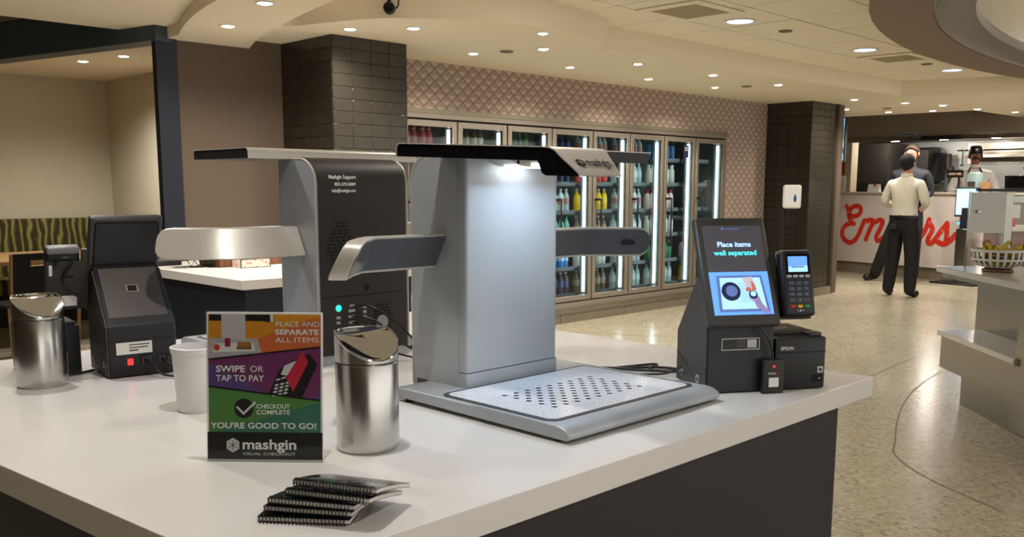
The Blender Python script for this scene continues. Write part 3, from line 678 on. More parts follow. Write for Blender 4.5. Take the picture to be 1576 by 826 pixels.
    mb = tray.modifiers.new('bevel', 'BEVEL'); mb.width = .004; mb.segments = 2; mb.limit_method = 'ANGLE'; mb.angle_limit = math.radians(60)
    O('tray_border', G().prism(rrect(tx0+.012, ty0+.05, tx1-.02, -.118, .03), 'z', .0355, .0372), GREYB, tray)
    O('tray_surface', G().prism(rrect(tx0+.024, ty0+.062, tx1-.032, -.13, .022), 'z', .0365, .0382), SPECK, tray)
    g = G()
    for q_ in range(2):
        for i in range(9-q_):
            for j in range(5-q_):
                patch(g, (-.160+(i+q_*.5)*.0385, -.398+(j+q_*.5)*.0395, .0384), (1, 0, 0), (0, 1, 0), ring_poly(0, 0, .0070, None, 12), .0)
    O('printed_dots', g, BLACK, tray)
    for sx in (-.25, .25):
        for sy in (-.50, .0): O('rubber_foot', G().cyl((sx, sy, .0), .012, .012, 12), RUBBER, t)
    O('rubber_foot', G().box(-.15, .0, 0, .15, .08, .012), RUBBER, t)
    if back:
        RU, RV = (-1, 0, 0), (0, 0, 1); yb = .0945
        text('support_lettering', 'Mashgin Support', .015, PRINTW, bp, (.122, yb, .544), RU, RV, bold=.0004, width=.095)
        text('support_lettering', '855.475.0889', .0125, PRINTW, bp, (.101, yb, .524), RU, RV, bold=.0003, width=.073)
        text('support_lettering', 'help@mashgin.com', .0125, PRINTW, bp, (.111, yb, .506), RU, RV, bold=.0003, width=.083)
        g = G()
        for j in range(-7, 8):
            nx = 5-abs(j)//2
            for i in range(nx): 
                x = .085+(i-(nx-1)/2)*.0205+(0 if True else .01); patch(g, (x, yb, .345+j*.0102), RU, RV, rrect(-.0085, -.0026, .0085, .0026, .0024, 2))
        O('vent_slots', g, HOLE, bp)
        g = G()
        for j in range(-5, 6):
            nx = 5-abs(j)//2
            for i in range(nx): patch(g, (-.062+(i-(nx-1)/2)*.017, yb, .118+j*.0095), RU, RV, rrect(-.0068, -.0024, .0068, .0024, .002, 2))
        O('vent_slots', g, HOLE, bp)
        O('access_seam', G().box(-.14, yb-.0006, .2005, .15, yb+.0004, .2025), HOLE, bp); O('key_hole', G().cyl((-.005, yb-.0005, .222), .009, .001, 14, 'y'), HOLE, bp)
        O('grille_badge', G().cyl((-.06, yb-.0004, .112), .022, .0012, 18, 'y'), mat('badge_grey', (150, 150, 146), .4, .5), bp)
        g = G()
        for z, x, w_ in ((.172, .05, .018), (.157, .052, .024), (.14, .052, .024), (.122, .052, .024), (.105, .05, .028), (.165, .005, .014), (.15, .005, .012), (.135, .005, .012), (.14, .10, .014), (.125, .10, .014)):
            g.box(x-w_/2, yb-.0005, z-.004, x+w_/2, yb+.0015, z+.004)
        O('socket_row', g, mat('socket_metal', (176, 176, 172), .4, .7), bp)
        O('power_button', G().lathe([(.0055, 0), (.0095, 0), (.0095, .001), (.0055, .001), (.0055, 0)], 18).mesh('power_button'), mat('green_led', (30, 230, 140), .5, emit=3), bp, loc=(.098, yb, .168), rot=(-PI/2, 0, 0))
        g = G()
        for pth in ([(.045, yb+.004, .170), (.02, .13, .172), (-.02, .15, .150), (-.08, .15, .11), (-.13, .17, .05), (-.16, .21, .012), (-.12, .26, .006)],
                    [(.05, yb+.004, .14), (.03, .12, .138), (-.01, .14, .12), (-.07, .16, .06), (-.14, .2, .015), (-.19, .22, .007)],
                    [(.05, yb+.004, .122), (.04, .13, .115), (.0, .16, .05), (-.10, .21, .01), (-.17, .25, .007)]):
            g.tube(spline(pth, 5), .0032, 6)
        O('cable_bundle', g, BLACK, t)
    return t
kiosk('checkout_kiosk', 'front silver checkout kiosk with tray facing the viewer and logo on its hood', (1.645, 1.748, .86), 0, .045, .618, False, -.297)
kiosk('checkout_kiosk', 'rear checkout kiosk seen from behind with black back cover and vent slots', (1.642, 2.357, .86), PI, 0, .628, True, -.36)
# ================================================================== PAYMENT TERMINALS
TXT_B = mat('screen_text_blue', (150, 190, 255), .5, emit=1.3); TXT_T = mat('screen_text_teal', (70, 205, 215), .5, emit=1.1)
SCR_D = mat('screen_dark', (74, 72, 78), .15, emit=.35); SCR_B = mat('screen_sky', (96, 150, 245), .15, emit=.75); SCR_L = mat('screen_pale', (150, 196, 250), .15, emit=.9)
SCR_M = mat('screen_mid', (92, 112, 170), .15, emit=.5); SCR_K = mat('screen_ink', (40, 48, 78), .15, emit=.3)
def terminal(label, loc, rz, lit):
    t = E('payment_terminal', label, 'terminal', loc, rz)
    prof = [(0, .004), (.19, .004), (.192, .01), (.192, .138)]+arc((.178, .138), .014, 0, 48, 4)+[(.075, .292), (.055, .305), (.030, .300), (.0, .18)]
    O('body', G().prism(prof, 'x', -.088, .088), BLACK, t)
    for sx in (-1, 1):
        O('side_panel', G().prism([(.004, .006), (.188, .006), (.188, .14), (.072, .288), (.036, .288), (.004, .18)], 'x', sx*.0885, sx*.0925), GREYB, t)
        O('side_seam', G().prism([(.11, .052), (.188, .082), (.188, .084), (.108, .054)], 'x', sx*.0925, sx*.0930), HOLE, t)
        for y in (.045, .15):
            rg = G().lathe([(.0075, 0), (.0115, 0), (.0115, .003), (.0075, .003), (.0075, 0)], 16).mesh('key_lock')
            O('key_lock', rg, CHROME, t, loc=(sx*.0925, y, .032), rot=(0, sx*PI/2, 0))
    sl = G(); sl.prism([(.1835, .1495), (.077, .2915), (.0785, .2928), (.185, .1508)], 'x', -.078, .078)
    back = O('rear_slope', sl, mat('slope_sheen', (86, 80, 78), .32, .4), t)
    cy, cz = .1195, .2375; d = Vector((0, -.1065, .142)).normalized(); n = Vector((0, .142, .1065)).normalized()
    g = G(); patch(g, (0.0, cy, cz), (-1, 0, 0), d, rrect(-.017, -.012, .017, .012, .003), .0022); O('latch', g, CHROME, back)
    g = G(); patch(g, (0.0, cy, cz), (-1, 0, 0), d, rrect(-.012, -.008, .012, .009, .002), .0030); O('latch_recess', g, HOLE, back)
    # rear details
    st = G().box(-.025, .1921, .065, .070, .1928, .098); s_ = O('rear_sticker', st, PAPERW, t)
    O('sticker_print', G().box(-.018, .1926, .089, .036, .1931, .092).box(-.014, .1926, .081, .036, .1931, .084).box(.012, .1926, .073, .036, .1931, .077), GREYB, s_)
    O('rear_seam', G().box(-.088, .1918, .103, .088, .1924, .1045), HOLE, t)
    O('power_light', G().box(.028, .192, .035, .042, .1945, .052), mat('red_led', (230, 30, 30), .4, emit=2.5), t)
    O('rear_socket', G().box(-.022, .192, .036, .006, .197, .056).box(-.058, .192, .036, -.040, .196, .054).box(-.082, .192, .036, -.064, .196, .054), BLACKG, t)
    O('power_cable', G().tube(spline([(-.008, .197, .045), (-.012, .225, .04), (-.03, .26, .012), (-.08, .29, .006), (-.15, .31, .005), (-.22, .36, .005)], 6), .0035, 6).tube(spline([(-.05, .197, .045), (-.06, .22, .035), (-.10, .24, .008), (-.18, .26, .005)], 6), .003, 6), BLACK, t)
    for sx in (-.07, .07):
        for sy in (.02, .17): O('rubber_foot', G().cyl((sx, sy, 0), .008, .005, 10), RUBBER, t)
    # front details
    lab = G()
    for a in ((-.052, .112, .052, .1135), (-.052, .1405, .052, .142), (-.052, .1135, -.0505, .1405), (.0505, .1135, .052, .1405)): lab.box(a[0], -.0012, a[1], a[2], -.0004, a[3])
    fr = O('scanner_outline', lab, PRINTW, t)
    O('scanner_window', G().box(-.012, -.0012, .117, .014, -.0004, .138), GREYB, t); O('scanner_window', G().box(.018, -.0012, .117, .044, -.0004, .138), mat('mirror_window', (150, 150, 150), .15, .8), t)
    # tilted portrait display
    a = math.radians(-24.4); sc = O('display_housing', G().bbox(-.0975, -.016, 0, .0975, .010, .292, .008, 3), mat('bezel_grey', (58, 56, 54), .4), t, loc=(0, -.014, .172), rot=(a, 0, 0))
    O('display_back', G().bbox(-.085, .0095, .02, .085, .018, .28, .006, 2), BLACK, sc)
    X, Zv, yq = (1, 0, 0), (0, 0, 1), -.0162
    if lit:
        g = G(); patch(g, (0, yq, 0), X, Zv, [(-.081, .028), (.081, .028), (.081, .268), (-.081, .268)], .0002); scr = O('display', g, SCR_D, sc)
        g = G(); patch(g, (0, yq, 0), X, Zv, [(-.081, .028), (.081, .028), (.081, .142), (-.081, .142)], .0006)
        g.m = 1; patch(g, (0, yq, 0), X, Zv, [(-.066, .036), (.072, .036), (.062, .132), (-.062, .132)], .0010)
        g.m = 2; patch(g, (0, yq, 0), X, Zv, [(-.058, .043), (.064, .043), (.056, .126), (-.054, .126)], .0014)
        g.m = 3; patch(g, (0, yq, 0), X, Zv, ring_poly(-.028, .090, .026, .025, 24), .0018)
        g.m = 1; patch(g, (0, yq, 0), X, Zv, ring_poly(-.026, .091, .016, .015, 16), .0022)
        g.m = 3
        for i in range(6):
            for j in range(9):
                patch(g, (0, yq, 0), X, Zv, ring_poly(-.004+i*.0062+(j % 2)*.003, .063+j*.0058, .0013, None, 6), .0018)
        g.m = 4; patch(g, (0, yq, 0), X, Zv, [(.006, .126), (.034, .128), (.044, .092), (.020, .086)], .0022)
        g.m = 5; patch(g, (0, yq, 0), X, Zv, [(.030, .118), (.038, .110), (.042, .093), (.030, .090)], .0026); patch(g, (0, yq, 0), X, Zv, ring_poly(.020, .094, .008, .006, 12), .0026)
        g.m = 6; patch(g, (0, yq, 0), X, Zv, [(.018, .070), (.030, .064), (.036, .046), (.058, .030), (.072, .030), (.052, .056), (.046, .074), (.034, .080)], .0026)
        g.m = 3; patch(g, (0, yq, 0), X, Zv, ring_poly(.031, .080, .012, .011, 16), .0030); g.m = 2; patch(g, (0, yq, 0), X, Zv, ring_poly(.031, .082, .008, .007, 14), .0034)
        O('display_picture', g, [SCR_B, SCR_M, SCR_L, SCR_K, mat('screen_snack', (196, 190, 200), .3, emit=.4), mat('screen_snack_red', (190, 110, 100), .3, emit=.4), mat('screen_hand', (150, 132, 176), .3, emit=.4)], scr)
        text('display_lettering', 'Place items', .019, TXT_B, scr, (-.046, yq-.0008, .210), X, Zv, bold=.0004, width=.092)
        text('display_lettering', 'well separated', .019, TXT_T, scr, (-.058, yq-.0008, .187), X, Zv, bold=.0004, width=.118)
        text('display_lettering', 'mashgin', .010, SCR_M, scr, (-.018, yq-.0008, .256), X, Zv, width=.038)
        O('display_mark', G().cyl((-.025, yq-.0012, .2595), .0035, .001, 10, 'y'), SCR_M, scr)
    # card reader on a bracket at the right of the display
    br = O('reader_bracket', G().prism([(-.012, 0), (.012, .0), (.012, .165), (-.004, .165)], 'x', .098, .112).box(.098, .0, -.006, .205, .012, .004).box(.112, .012, .0, .205, .018, .135), BLACKM, t, loc=(0, .02, .190), rot=(math.radians(-13), 0, 0))
    if not lit:
        O('bracket_sticker', G().box(.128, .0181, .006, .172, .0186, .036), PAPERW, br); O('bracket_tag', G().box(.190, .0181, .095, .198, .0188, .125), PAPERW, br); O('bracket_hole', G().box(.135, .0181, .088, .160, .0184, .094), HOLE, br)
        O('reader_cable', G().tube(spline([(.185, .02, .12), (.175, .035, .147), (.15, .038, .150), (.14, .03, .135), (.165, .024, .09), (.15, .024, .05), (.115, .03, .03)], 6), .003, 6), BLACK, br)
    pp = O('card_reader', G().bbox(.113, -.036, -.002, .201, -.002, .168, .010, 3), BLACK, t, loc=(0, .02, .190), rot=(math.radians(-13), 0, 0))
    O('reader_crown', G().bbox(.115, -.030, .150, .199, .004, .1705, .006, 2), mat('reader_grey', (120, 120, 120), .4), pp)
    q = -.0362; cx = .157
    g = G(); patch(g, (cx, q, 0), X, Zv, rrect(-.034, .104, .034, .160, .004), .0003); O('reader_fascia', g, BLACKG, pp)
    g = G(); patch(g, (cx, q, 0), X, Zv, [(-.027, .112), (.027, .112), (.027, .152), (-.027, .152)], .0008); g.m = 1; patch(g, (cx, q, 0), X, Zv, [(-.027, .112), (.027, .112), (.027, .128), (-.027, .126)], .0010)
    O('reader_screen', g, [SCR_B, SCR_L], pp)
    O('reader_text_bar', G().box(cx-.018, q-.0016, .123, cx+.018, q-.0010, .126), SCR_M, pp)
    kw = G().bbox(-.0068, -.0015, -.0038, .0068, .0006, .0038, .0014, 1).mesh('key'); KEYG = mat('key_silver', (176, 178, 184), .35, .3); KEYB = mat('key_blue', (122, 132, 176), .4)
    kin = G().box(-.0048, -.0019, -.0022, .0048, -.0014, .0022).mesh('key_cap')
    for i in range(4): O('key', kw, KEYG, pp, loc=(cx-.0255+i*.017, q, .101))
    for r in range(4):
        for i in range(3):
            k_ = O('key', kw.copy(), None, pp, loc=(cx-.020+i*.020, q, .083-r*.0145))
            k_.data.materials.clear(); k_.data.materials.append(KEYB); O('key_cap', kin, BLACK, k_)
            text('key_lettering', ['123', '456', '789', 'F0.'][r][i], .0048, PRINTW, k_, (-.0014, -.0020, -.0016), X, Zv)
    for i, c in enumerate(((210, 40, 34), (236, 186, 30), (30, 160, 84))):
        k_ = O('key', kw.copy(), None, pp, loc=(cx-.020+i*.020, q, .0235)); k_.data.materials.clear(); k_.data.materials.append(mat('key_col_%d' % i, c, .4))
    O('contactless_lights', G().box(cx-.009, q-.0006, .0115, cx-.006, q, .0135).box(cx-.002, q-.0006, .0105, cx+.002, q, .0145).box(cx+.006, q-.0006, .0115, cx+.009, q, .0135), PRINTW, pp)
    return t
terminal('payment terminal with lit portrait screen reading place items well separated', (2.051, 1.228, .86), math.radians(-32.5), True)
terminal('black payment terminal seen from behind beside the rear kiosk', (1.087, 2.697, .86), math.radians(172.6), False)
def printer(label, loc, rz):
    t = E('receipt_printer', label, 'printer', loc, rz)
    O('body', G().bbox(-.0725, 0, .002, .0725, .19, .138, .006, 2), BLACK, t)
    O('front_seam', G().box(-.0725, -.0008, .0985, .0725, .001, .1005), HOLE, t)
    O('top_cover', G().bbox(-.064, .045, .136, .064, .185, .148, .005, 2), BLACKM, t)
    O('paper_slot', G().box(-.055, .022, .137, .055, .036, .1395), HOLE, t); O('lever', G().bbox(.03, .016, .137, .068, .044, .1475, .003, 1), GREYB, t)
    text('maker_lettering', 'EPSON', .012, PRINTW, t, (-.058, -.0006, .107), (1, 0, 0), (0, 0, 1), bold=.0002)
    O('status_icons', G().box(-.022, .10, .148, .012, .104, .1484), PRINTW, t)
    sw = O('power_switch', G().box(.036, -.0012, .020, .064, .001, .038), HOLE, t); O('switch_mark', G().box(.054, -.0018, .028, .057, -.0011, .031), PRINTW, sw)
    st = O('sticker', G().box(.050, -.001, .044, .065, .001, .060), PAPERW, t); O('sticker_mark', G().box(.053, -.0016, .047, .062, -.0009, .057), GREYB, st)
    O('rear_cable', G().tube(spline([(.03, .19, .03), (.03, .215, .02), (.0, .235, .008), (-.06, .22, .006), (-.10, .20, .006)], 5), .004, 6), BLACK, t)
    return t
printer('black receipt printer beside the lit payment terminal', (2.1945, 1.1365, .86), math.radians(-32.5))
printer('black receipt printer between the left bin and the rear terminal', (.912, 2.87, .86), math.radians(172))
t = E('badge_reader', 'small black badge reader with white sticker leaning on the lit terminal', 'card reader', (2.1045, 1.161, .86), math.radians(-32.5))
O('body', G().bbox(-.029, 0, 0, .029, .014, .088, .003, 2), BLACKM, t); O('sticker', G().box(-.013, -.0006, .018, .014, .001, .042), PAPERW, t)
text('reader_lettering', 'WAVE', .0085, PRINTW, t, (-.016, -.0004, .050), (1, 0, 0), (0, 0, 1), width=.02); text('reader_lettering', 'ID', .0085, mat('red_print', (210, 40, 36), .5), t, (.0055, -.0004, .050), (1, 0, 0), (0, 0, 1))
O('status_light', G().cyl((0, -.0008, .071), .003, .001, 10, 'y'), mat('red_led', (230, 30, 30), .4, emit=2.5), t)
O('cord', G().tube(spline([(0, .008, .086), (-.006, .008, .12), (-.03, .004, .16), (-.07, .02, .19)], 6), .0028, 6), BLACK, t)
o = O('terminal_cable', G().tube(spline([(2.16, 1.46, .866), (2.12, 1.56, .864), (2.203, 1.60, .864), (2.05, 1.66, .864), (1.93, 1.74, .864), (1.85, 1.86, .864)], 8), .0035, 6).tube(spline([(2.17, 1.45, .866), (2.18, 1.55, .864), (2.08, 1.64, .864), (1.95, 1.80, .864)], 8), .0035, 6), BLACK, label='black cables running over the worktop between front kiosk and terminal', cat='cable')
# ================================================================== TABLETOP BINS, CUP, SIGN, NOTEBOOKS
def bin_(label, x, y, th0):
    t = E('tabletop_bin', label, 'bin', (x, y, .86)); r = .0625; n = 48
    O('body', G().lathe([(r*.94, 0), (r*.985, .004), (r, .012), (r, .176), (r*.985, .178), (1e-6, .178)], n), STEEL, t)
    O('seam_ring', G().lathe([(r*.985, .178), (r*.985, .181)], n), mat('dark_steel', (70, 68, 66), .4, .9), t)
    def zt(a):
        c = math.cos(a-th0); return .238-.052*((c+.4)/1.4 if c > -.4 else 0)**1.3
    g = G(); vs = []
    for i in range(n):
        a = 2*PI*i/n; vs.append((r*math.cos(a), r*math.sin(a), .181)); 
    for i in range(n):
        a = 2*PI*i/n; vs.append((r*math.cos(a), r*math.sin(a), zt(a)))
    g.add(vs, [(i, (i+1) % n, n+(i+1) % n, n+i) for i in range(n)], True)
    lid = O('lid', g, STEEL, t)
    g = G(); vs = []; rings = 7
    for k in range(rings):
        f = 1-k/(rings-1)*1.0
        for i in range(n):
            a = 2*PI*i/n; x_, y_ = r*f*math.cos(a), r*f*math.sin(a)
            u = (x_*math.cos(th0)+y_*math.sin(th0))/r; w_ = (-x_*math.sin(th0)+y_*math.cos(th0))/r
            cc = max(-1, min(1, u)); base = .238-.052*((cc+.4)/1.4 if cc > -.4 else 0)**1.3
            z = base + (zt(a)-base)*f**2 - .005*(1-f**2)
            vs.append((x_*.985, y_*.985, z-.0005))
    g.add(vs, [(k*n+i, k*n+(i+1) % n, (k+1)*n+(i+1) % n, (k+1)*n+i) for k in range(rings-1) for i in range(n)], True)
    O('swing_flap', g, CHROME, lid)
    O('rim', G().tube([(r*.992*math.cos(2*PI*i/n), r*.992*math.sin(2*PI*i/n), zt(2*PI*i/n)) for i in range(n)], .0016, 6, True), CHROME, lid)
    return t
bin_('brushed steel tabletop bin standing between the sign and the front kiosk', 1.078, 1.487, math.radians(-100))
bin_('brushed steel tabletop bin at the left end of the worktop', .82, 2.575, math.radians(-88))
t = E('plastic_tumbler', 'plain white plastic tumbler half hidden behind the coloured sign', 'cup', (.985, 2.03, .86))
O('cup', G().lathe([(1e-6, .004), (.042, .004), (.044, .0), (.047, .004), (.0545, .138), (.057, .140), (.058, .152), (.0545, .153), (.053, .14), (.045, .01), (1e-6, .01)], 36), WHITEP, t)
O('rolled_rim', G().tube([(.0565*math.cos(2*PI*i/36), .0565*math.sin(2*PI*i/36), .1505) for i in range(36)], .0022, 6, True), WHITEP, t)
# printed sign
sg = E('checkout_sign', 'coloured checkout instruction sign with orange, purple and green panels', 'sign', (.878, 1.545, .86), math.radians(-46.8))
A = math.radians(-6)
pan = O('sign_panel', G().bbox(-.1115, 0, 0, .1115, .004, .286, .001, 1), PAPERW, sg, rot=(A, 0, 0))
O('acrylic_cover', G().box(-.1125, -.0035, 0, .1125, -.0020, .288), glassy('acrylic', (.97, .98, .98), .02), sg, rot=(A, 0, 0))
O('acrylic_foot', G().box(-.1125, .0, 0, .1125, .075, .003), glassy('acrylic', (.97, .98, .98), .02), sg)
PW, PH = .2155, .2775; L0 = -PW/2; T0 = .2815
def pc(x, y): return (L0+(x-80)/552*PW, T0-(y-47)/713*PH)
art = G(); cols = []
def area(rgb, pts, lift):
    key = 'sign_%d_%d_%d' % rgb
    m = mat(key, rgb, .5, var=.02)
    if m not in cols: cols.append(m)
    art.m = cols.index(m); patch(art, (0, 0, 0), (1, 0, 0), (0, 0, 1), [pc(*p) for p in pts], lift)
OR, AM, PU, BL, GN, TE, BK, GY, LG = (206, 104, 52), (206, 138, 30), (112, 48, 96), (84, 66, 122), (80, 128, 62), (56, 110, 92), (20, 20, 22), (176, 172, 174), (206, 206, 206)
area(OR, [(80, 268), (632, 205), (632, 47), (80, 47)], .0003); area(AM, [(80, 240), (240, 205), (325, 165), (600, 62), (632, 60), (632, 47), (80, 47)], .0005)
area(GY, [(78, 268), (345, 237), (322, 165), (85, 165)], .0006); area((190, 186, 188), [(145, 47), (263, 47), (263, 170), (145, 170)], .0008)
area(BK, [(85, 47), (145, 47), (145, 78), (85, 78)], .0008); area(BK, [(263, 47), (385, 47), (388, 82), (375, 84), (355, 80), (263, 78)], .0008); area(LG, [(385, 47), (400, 47), (400, 82), (388, 84)], .0008)
area((222, 222, 222), [(100, 232), (312, 226), (300, 184), (112, 190)], .0008)
area((206, 60, 36), [(122+15*math.cos(i*PI/8), 209+16*math.sin(i*PI/8)) for i in range(16)], .0011); area((150, 20, 70), [(162, 205), (190, 205), (190, 163), (162, 163)], .0011); area((160, 112, 62), [(219, 218), (294, 218), (292, 184), (226, 180)], .0011); area((130, 90, 50), [(219, 218), (294, 218), (293, 205), (221, 205)], .0013)
area(PU, [(80, 268), (632, 205), (632, 467), (80, 400)], .0004); area(BL, [(80, 286), (215, 352), (300, 396), (388, 437), (80, 400)], .0006); area(BL, [(560, 459), (632, 440), (632, 467)], .0006)
area(BK, [(375, 437), (430, 318), (520, 255), (578, 238), (617, 290), (538, 457)], .0008); area((192, 36, 62), [(543, 222), (572, 280), (497, 425), (462, 355)], .0012)
area(LG, [(436, 340), (455, 296), (512, 272), (474, 346)], .0010)
for r in range(4):
    for c in range(3): x, y = 398+c*27+r*-4+8, 390+r*17-c*6; area(LG, [(x, y), (x+18, y-5), (x+21, y+3), (x+3, y+9)], .0010)
for c in range(2): area(LG, [(413+c*26, 372-c*8), (433+c*26, 366-c*8), (436+c*26, 358-c*8), (416+c*26, 362-c*8)], .0010)
area(GN, [(80, 400), (632, 467), (632, 625), (80, 625)], .0004); area(TE, [(632, 474), (350, 556), (110, 625), (632, 625)], .0006)
area(BK, [(80, 264), (632, 201), (632, 209), (80, 272)], .0014); area(BK, [(80, 396), (632, 463), (632, 471), (80, 404)], .0014)
area(BK, [(253+48*math.cos(i*PI/14), 508+48*math.sin(i*PI/14)) for i in range(28)], .0008)
area(LG, [(214, 503), (222, 496), (252, 526), (308, 472), (315, 480), (252, 541)], .0012)
area(BK, [(72, 625), (640, 625), (640, 760), (72, 760)], .0007)
area(LG, [(198+36*math.cos(PI/6+i*PI/3), 690+36*math.sin(PI/6+i*PI/3)) for i in range(6)], .0010)
for i in range(6):
    a = PI/2+i*PI/3; c, s_ = math.cos(a), math.sin(a); area(BK, [(198-s_*1.6, 690+c*1.6), (198+c*24-s_*1.6, 690+s_*24+c*1.6), (198+c*24+s_*1.6, 690+s_*24-c*1.6), (198+s_*1.6, 690-c*1.6)], .0012)
O('printed_artwork', art, cols, pan)
def stext(s, x, y, hpx, wpx, bold=0):
    p = pc(x, y); text('sign_lettering', s, hpx/713*PH/.70, PRINTW, pan, (p[0], -.0013, p[1]), (1, 0, 0), (0, 0, 1), bold=bold, width=wpx/552*PW, lift=.0002)
stext('PLACE AND', 412, 105, 25, 212); stext('SEPARATE', 410, 144, 25, 213, .0004); stext('ALL ITEMS', 410, 182, 25, 213)
stext('SWIPE', 117, 328, 30, 143, .0004); stext('OR', 285, 328, 30, 64); stext('TAP TO PAY', 117, 374, 30, 237, .0002)
stext('CHECKOUT', 315, 507, 21, 165, .0002); stext('COMPLETE', 315, 536, 21, 165, .0002); stext("YOU'RE GOOD TO GO!", 90, 606, 28, 522, .0003)
stext('mashgin', 243, 708, 48, 265, .0006); stext('VISUAL CHECKOUT', 245, 738, 13, 262)
# notebooks
COVER = mat('notebook_cover', (30, 30, 32), .16, var=.05); WIRE = mat('black_wire', (18, 18, 20), .3, .3); PAGES = mat('notebook_pages', (220, 216, 206), .7)
def notebook(label, x, y, z, az, droop, art_=False):
    t = E('spiral_notebook', label, 'notebook', (x, y, z), math.radians(az+90), 'stack of spiral notebooks')   # local -y runs along the spine, +x away from it
    Lp, Ws = .118, .148
    def sheet(z0, z1):
        g = G(); n = 8
        for zz in (0, 1): pass
        prof = [(.004+Lp*i/n, z0-droop*(i/n)**1.3) for i in range(n+1)]; up = [(.004+Lp*i/n, z1-droop*(i/n)**1.3-(z1-z0)*.0) for i in range(n+1)]
        return g.prism(prof+up[::-1], 'y', -Ws, 0)
    O('back_cover', sheet(.0012, .0018), COVER, t); O('pages', sheet(.0022, .0078), PAGES, t); cv = O('front_cover', sheet(.0080, .0088), COVER, t)
    g = G()
    for k in range(24):
        yy = -.006-k*.0059; g.tube([(.0035+.0068*math.cos(2*PI*i/12), yy+.0009*(i/12), .0055+.0066*math.sin(2*PI*i/12)) for i in range(12)], .0010, 5, True)
    O('wire_binding', g, WIRE, t)
    if art_:
        g = G(); zz = .0089
        def ln(x0, y0, x1, y1, w_=.0006):
            d = Vector((x1-x0, y1-y0)).normalized(); n_ = Vector((-d.y, d.x))*w_
            f = lambda q: zz-droop*max(0, (q-.004)/Lp)**1.3+.0006
            g.add([(x0-n_.x, y0-n_.y, f(x0)), (x1-n_.x, y1-n_.y, f(x1)), (x1+n_.x, y1+n_.y, f(x1)), (x0+n_.x, y0+n_.y, f(x0))], [(0, 1, 2, 3)])
        for a in ((.055, -.03, .10, -.045), (.10, -.045, .095, -.075), (.055, -.03, .05, -.06), (.05, -.06, .095, -.075), (.04, -.085, .05, -.10), (.06, -.085, .075, -.10), (.08, -.10, .10, -.115), (.035, -.105, .045, -.12), (.065, -.11, .085, -.125), (.02, -.02, .03, -.03), (.03, -.018, .035, -.034)): ln(*a)
        O('cover_drawing', g, mat('cover_line', (150, 156, 150), .4), cv)
        g = G(); zz = .0092
        for x0, y0 in ((.098, -.132), (.102, -.128)): g.box(x0, y0, zz-droop*.85, x0+.006, y0+.005, zz-droop*.85+.0008)
        O('cover_badge', g, mat('cover_orange', (196, 130, 70), .5), cv)
    return t
notebook('lowest black spiral notebook of the stack', .698, 1.262, .8605, -51, .0012)
notebook('second lowest black spiral notebook, curling over the lowest one', .711, 1.266, .8735, -56, .009)
notebook('middle black spiral notebook of the stack', .716, 1.262, .8865, -59, .017)
notebook('second highest black spiral notebook, shifted to the right', .738, 1.246, .8995, -63, .024)
notebook('topmost black spiral notebook with line drawing on its glossy cover', .751, 1.243, .9130, -64, .026, True)
# ================================================================== SEATING NICHE
t = E('banquette', 'long banquette with olive striped fabric along the niche wall', 'bench', (0, 0, 0))
O('backrest', G().bbox(.5, 10.28, .45, 4.15, 10.44, 1.05, .02, 3), FAB, t); O('seat', G().bbox(.5, 9.85, .32, 4.15, 10.28, .47, .02, 3), FAB, t); O('plinth', G().box(.5, 9.95, 0, 4.15, 10.44, .32), BLACK, t)
t = E('dining_table', 'light wood dining table in front of the striped banquette', 'table', (0, 0, 0))
O('table_top', G().bbox(2.15, 8.55, .715, 3.75, 9.80, .75, .004, 1), WOODT, t)
for x, y in ((2.3, 8.7), (3.6, 8.7), (2.3, 9.65), (3.6, 9.65)): O('leg', G().bbox(x-.03, y-.03, 0, x+.03, y+.03, .715, .004, 1), BLACK, t)
def chair(label, x, y, rz):
    t = E('dining_chair', label, 'chair', (x, y, 0), rz)
    bk = G(); w_, z0, z1 = .21, .44, .87
    n = 9; fr = []
    outer = rrect(-w_, z0, w_, z1, .03); hole = rrect(-.065, z1-.10, .065, z1-.055, .02)
    # the back shell is built round its hand slot
    for a in ((-w_, z0, w_, z1-.10), (-w_, z1-.055, w_, z1), (-w_, z1-.10, -.065, z1-.055), (.065, z1-.10, w_, z1-.055)): bk.box(a[0], -.012, a[1], a[2], .012, a[3])
    O('backrest', bk, BLACK, t, loc=(0, .19, 0), rot=(math.radians(-8), 0, 0))
    for sx in (-1, 1): O('back_edge', G().box(sx*w_-.006, -.016, z0, sx*w_+.006, .016, z1), WOODT, t, loc=(0, .19, 0), rot=(math.radians(-8), 0, 0))
    O('slot_edge', G().box(-.068, -.014, z1-.103, .068, .014, z1-.098).box(-.068, -.014, z1-.058, .068, .014, z1-.053), WOODT, t, loc=(0, .19, 0), rot=(math.radians(-8), 0, 0))
    O('seat', G().bbox(-.21, -.22, .425, .21, .16, .45, .01, 2), BLACK, t)
    for sx in (-1, 1):
        for y0, y1 in ((-.19, -.22), (.14, .20)): O('leg', G().tube([(sx*.18, y0, .43), (sx*.20, y1, .0)], .014, 8), WOODT, t)
    return t
chair('black dining chair with a hand slot in its back at the table', 2.48, 8.10, 0.12 + PI)
chair('black dining chair with pale wood edges, right of the slotted chair', 3.05, 7.72, .3 + PI)
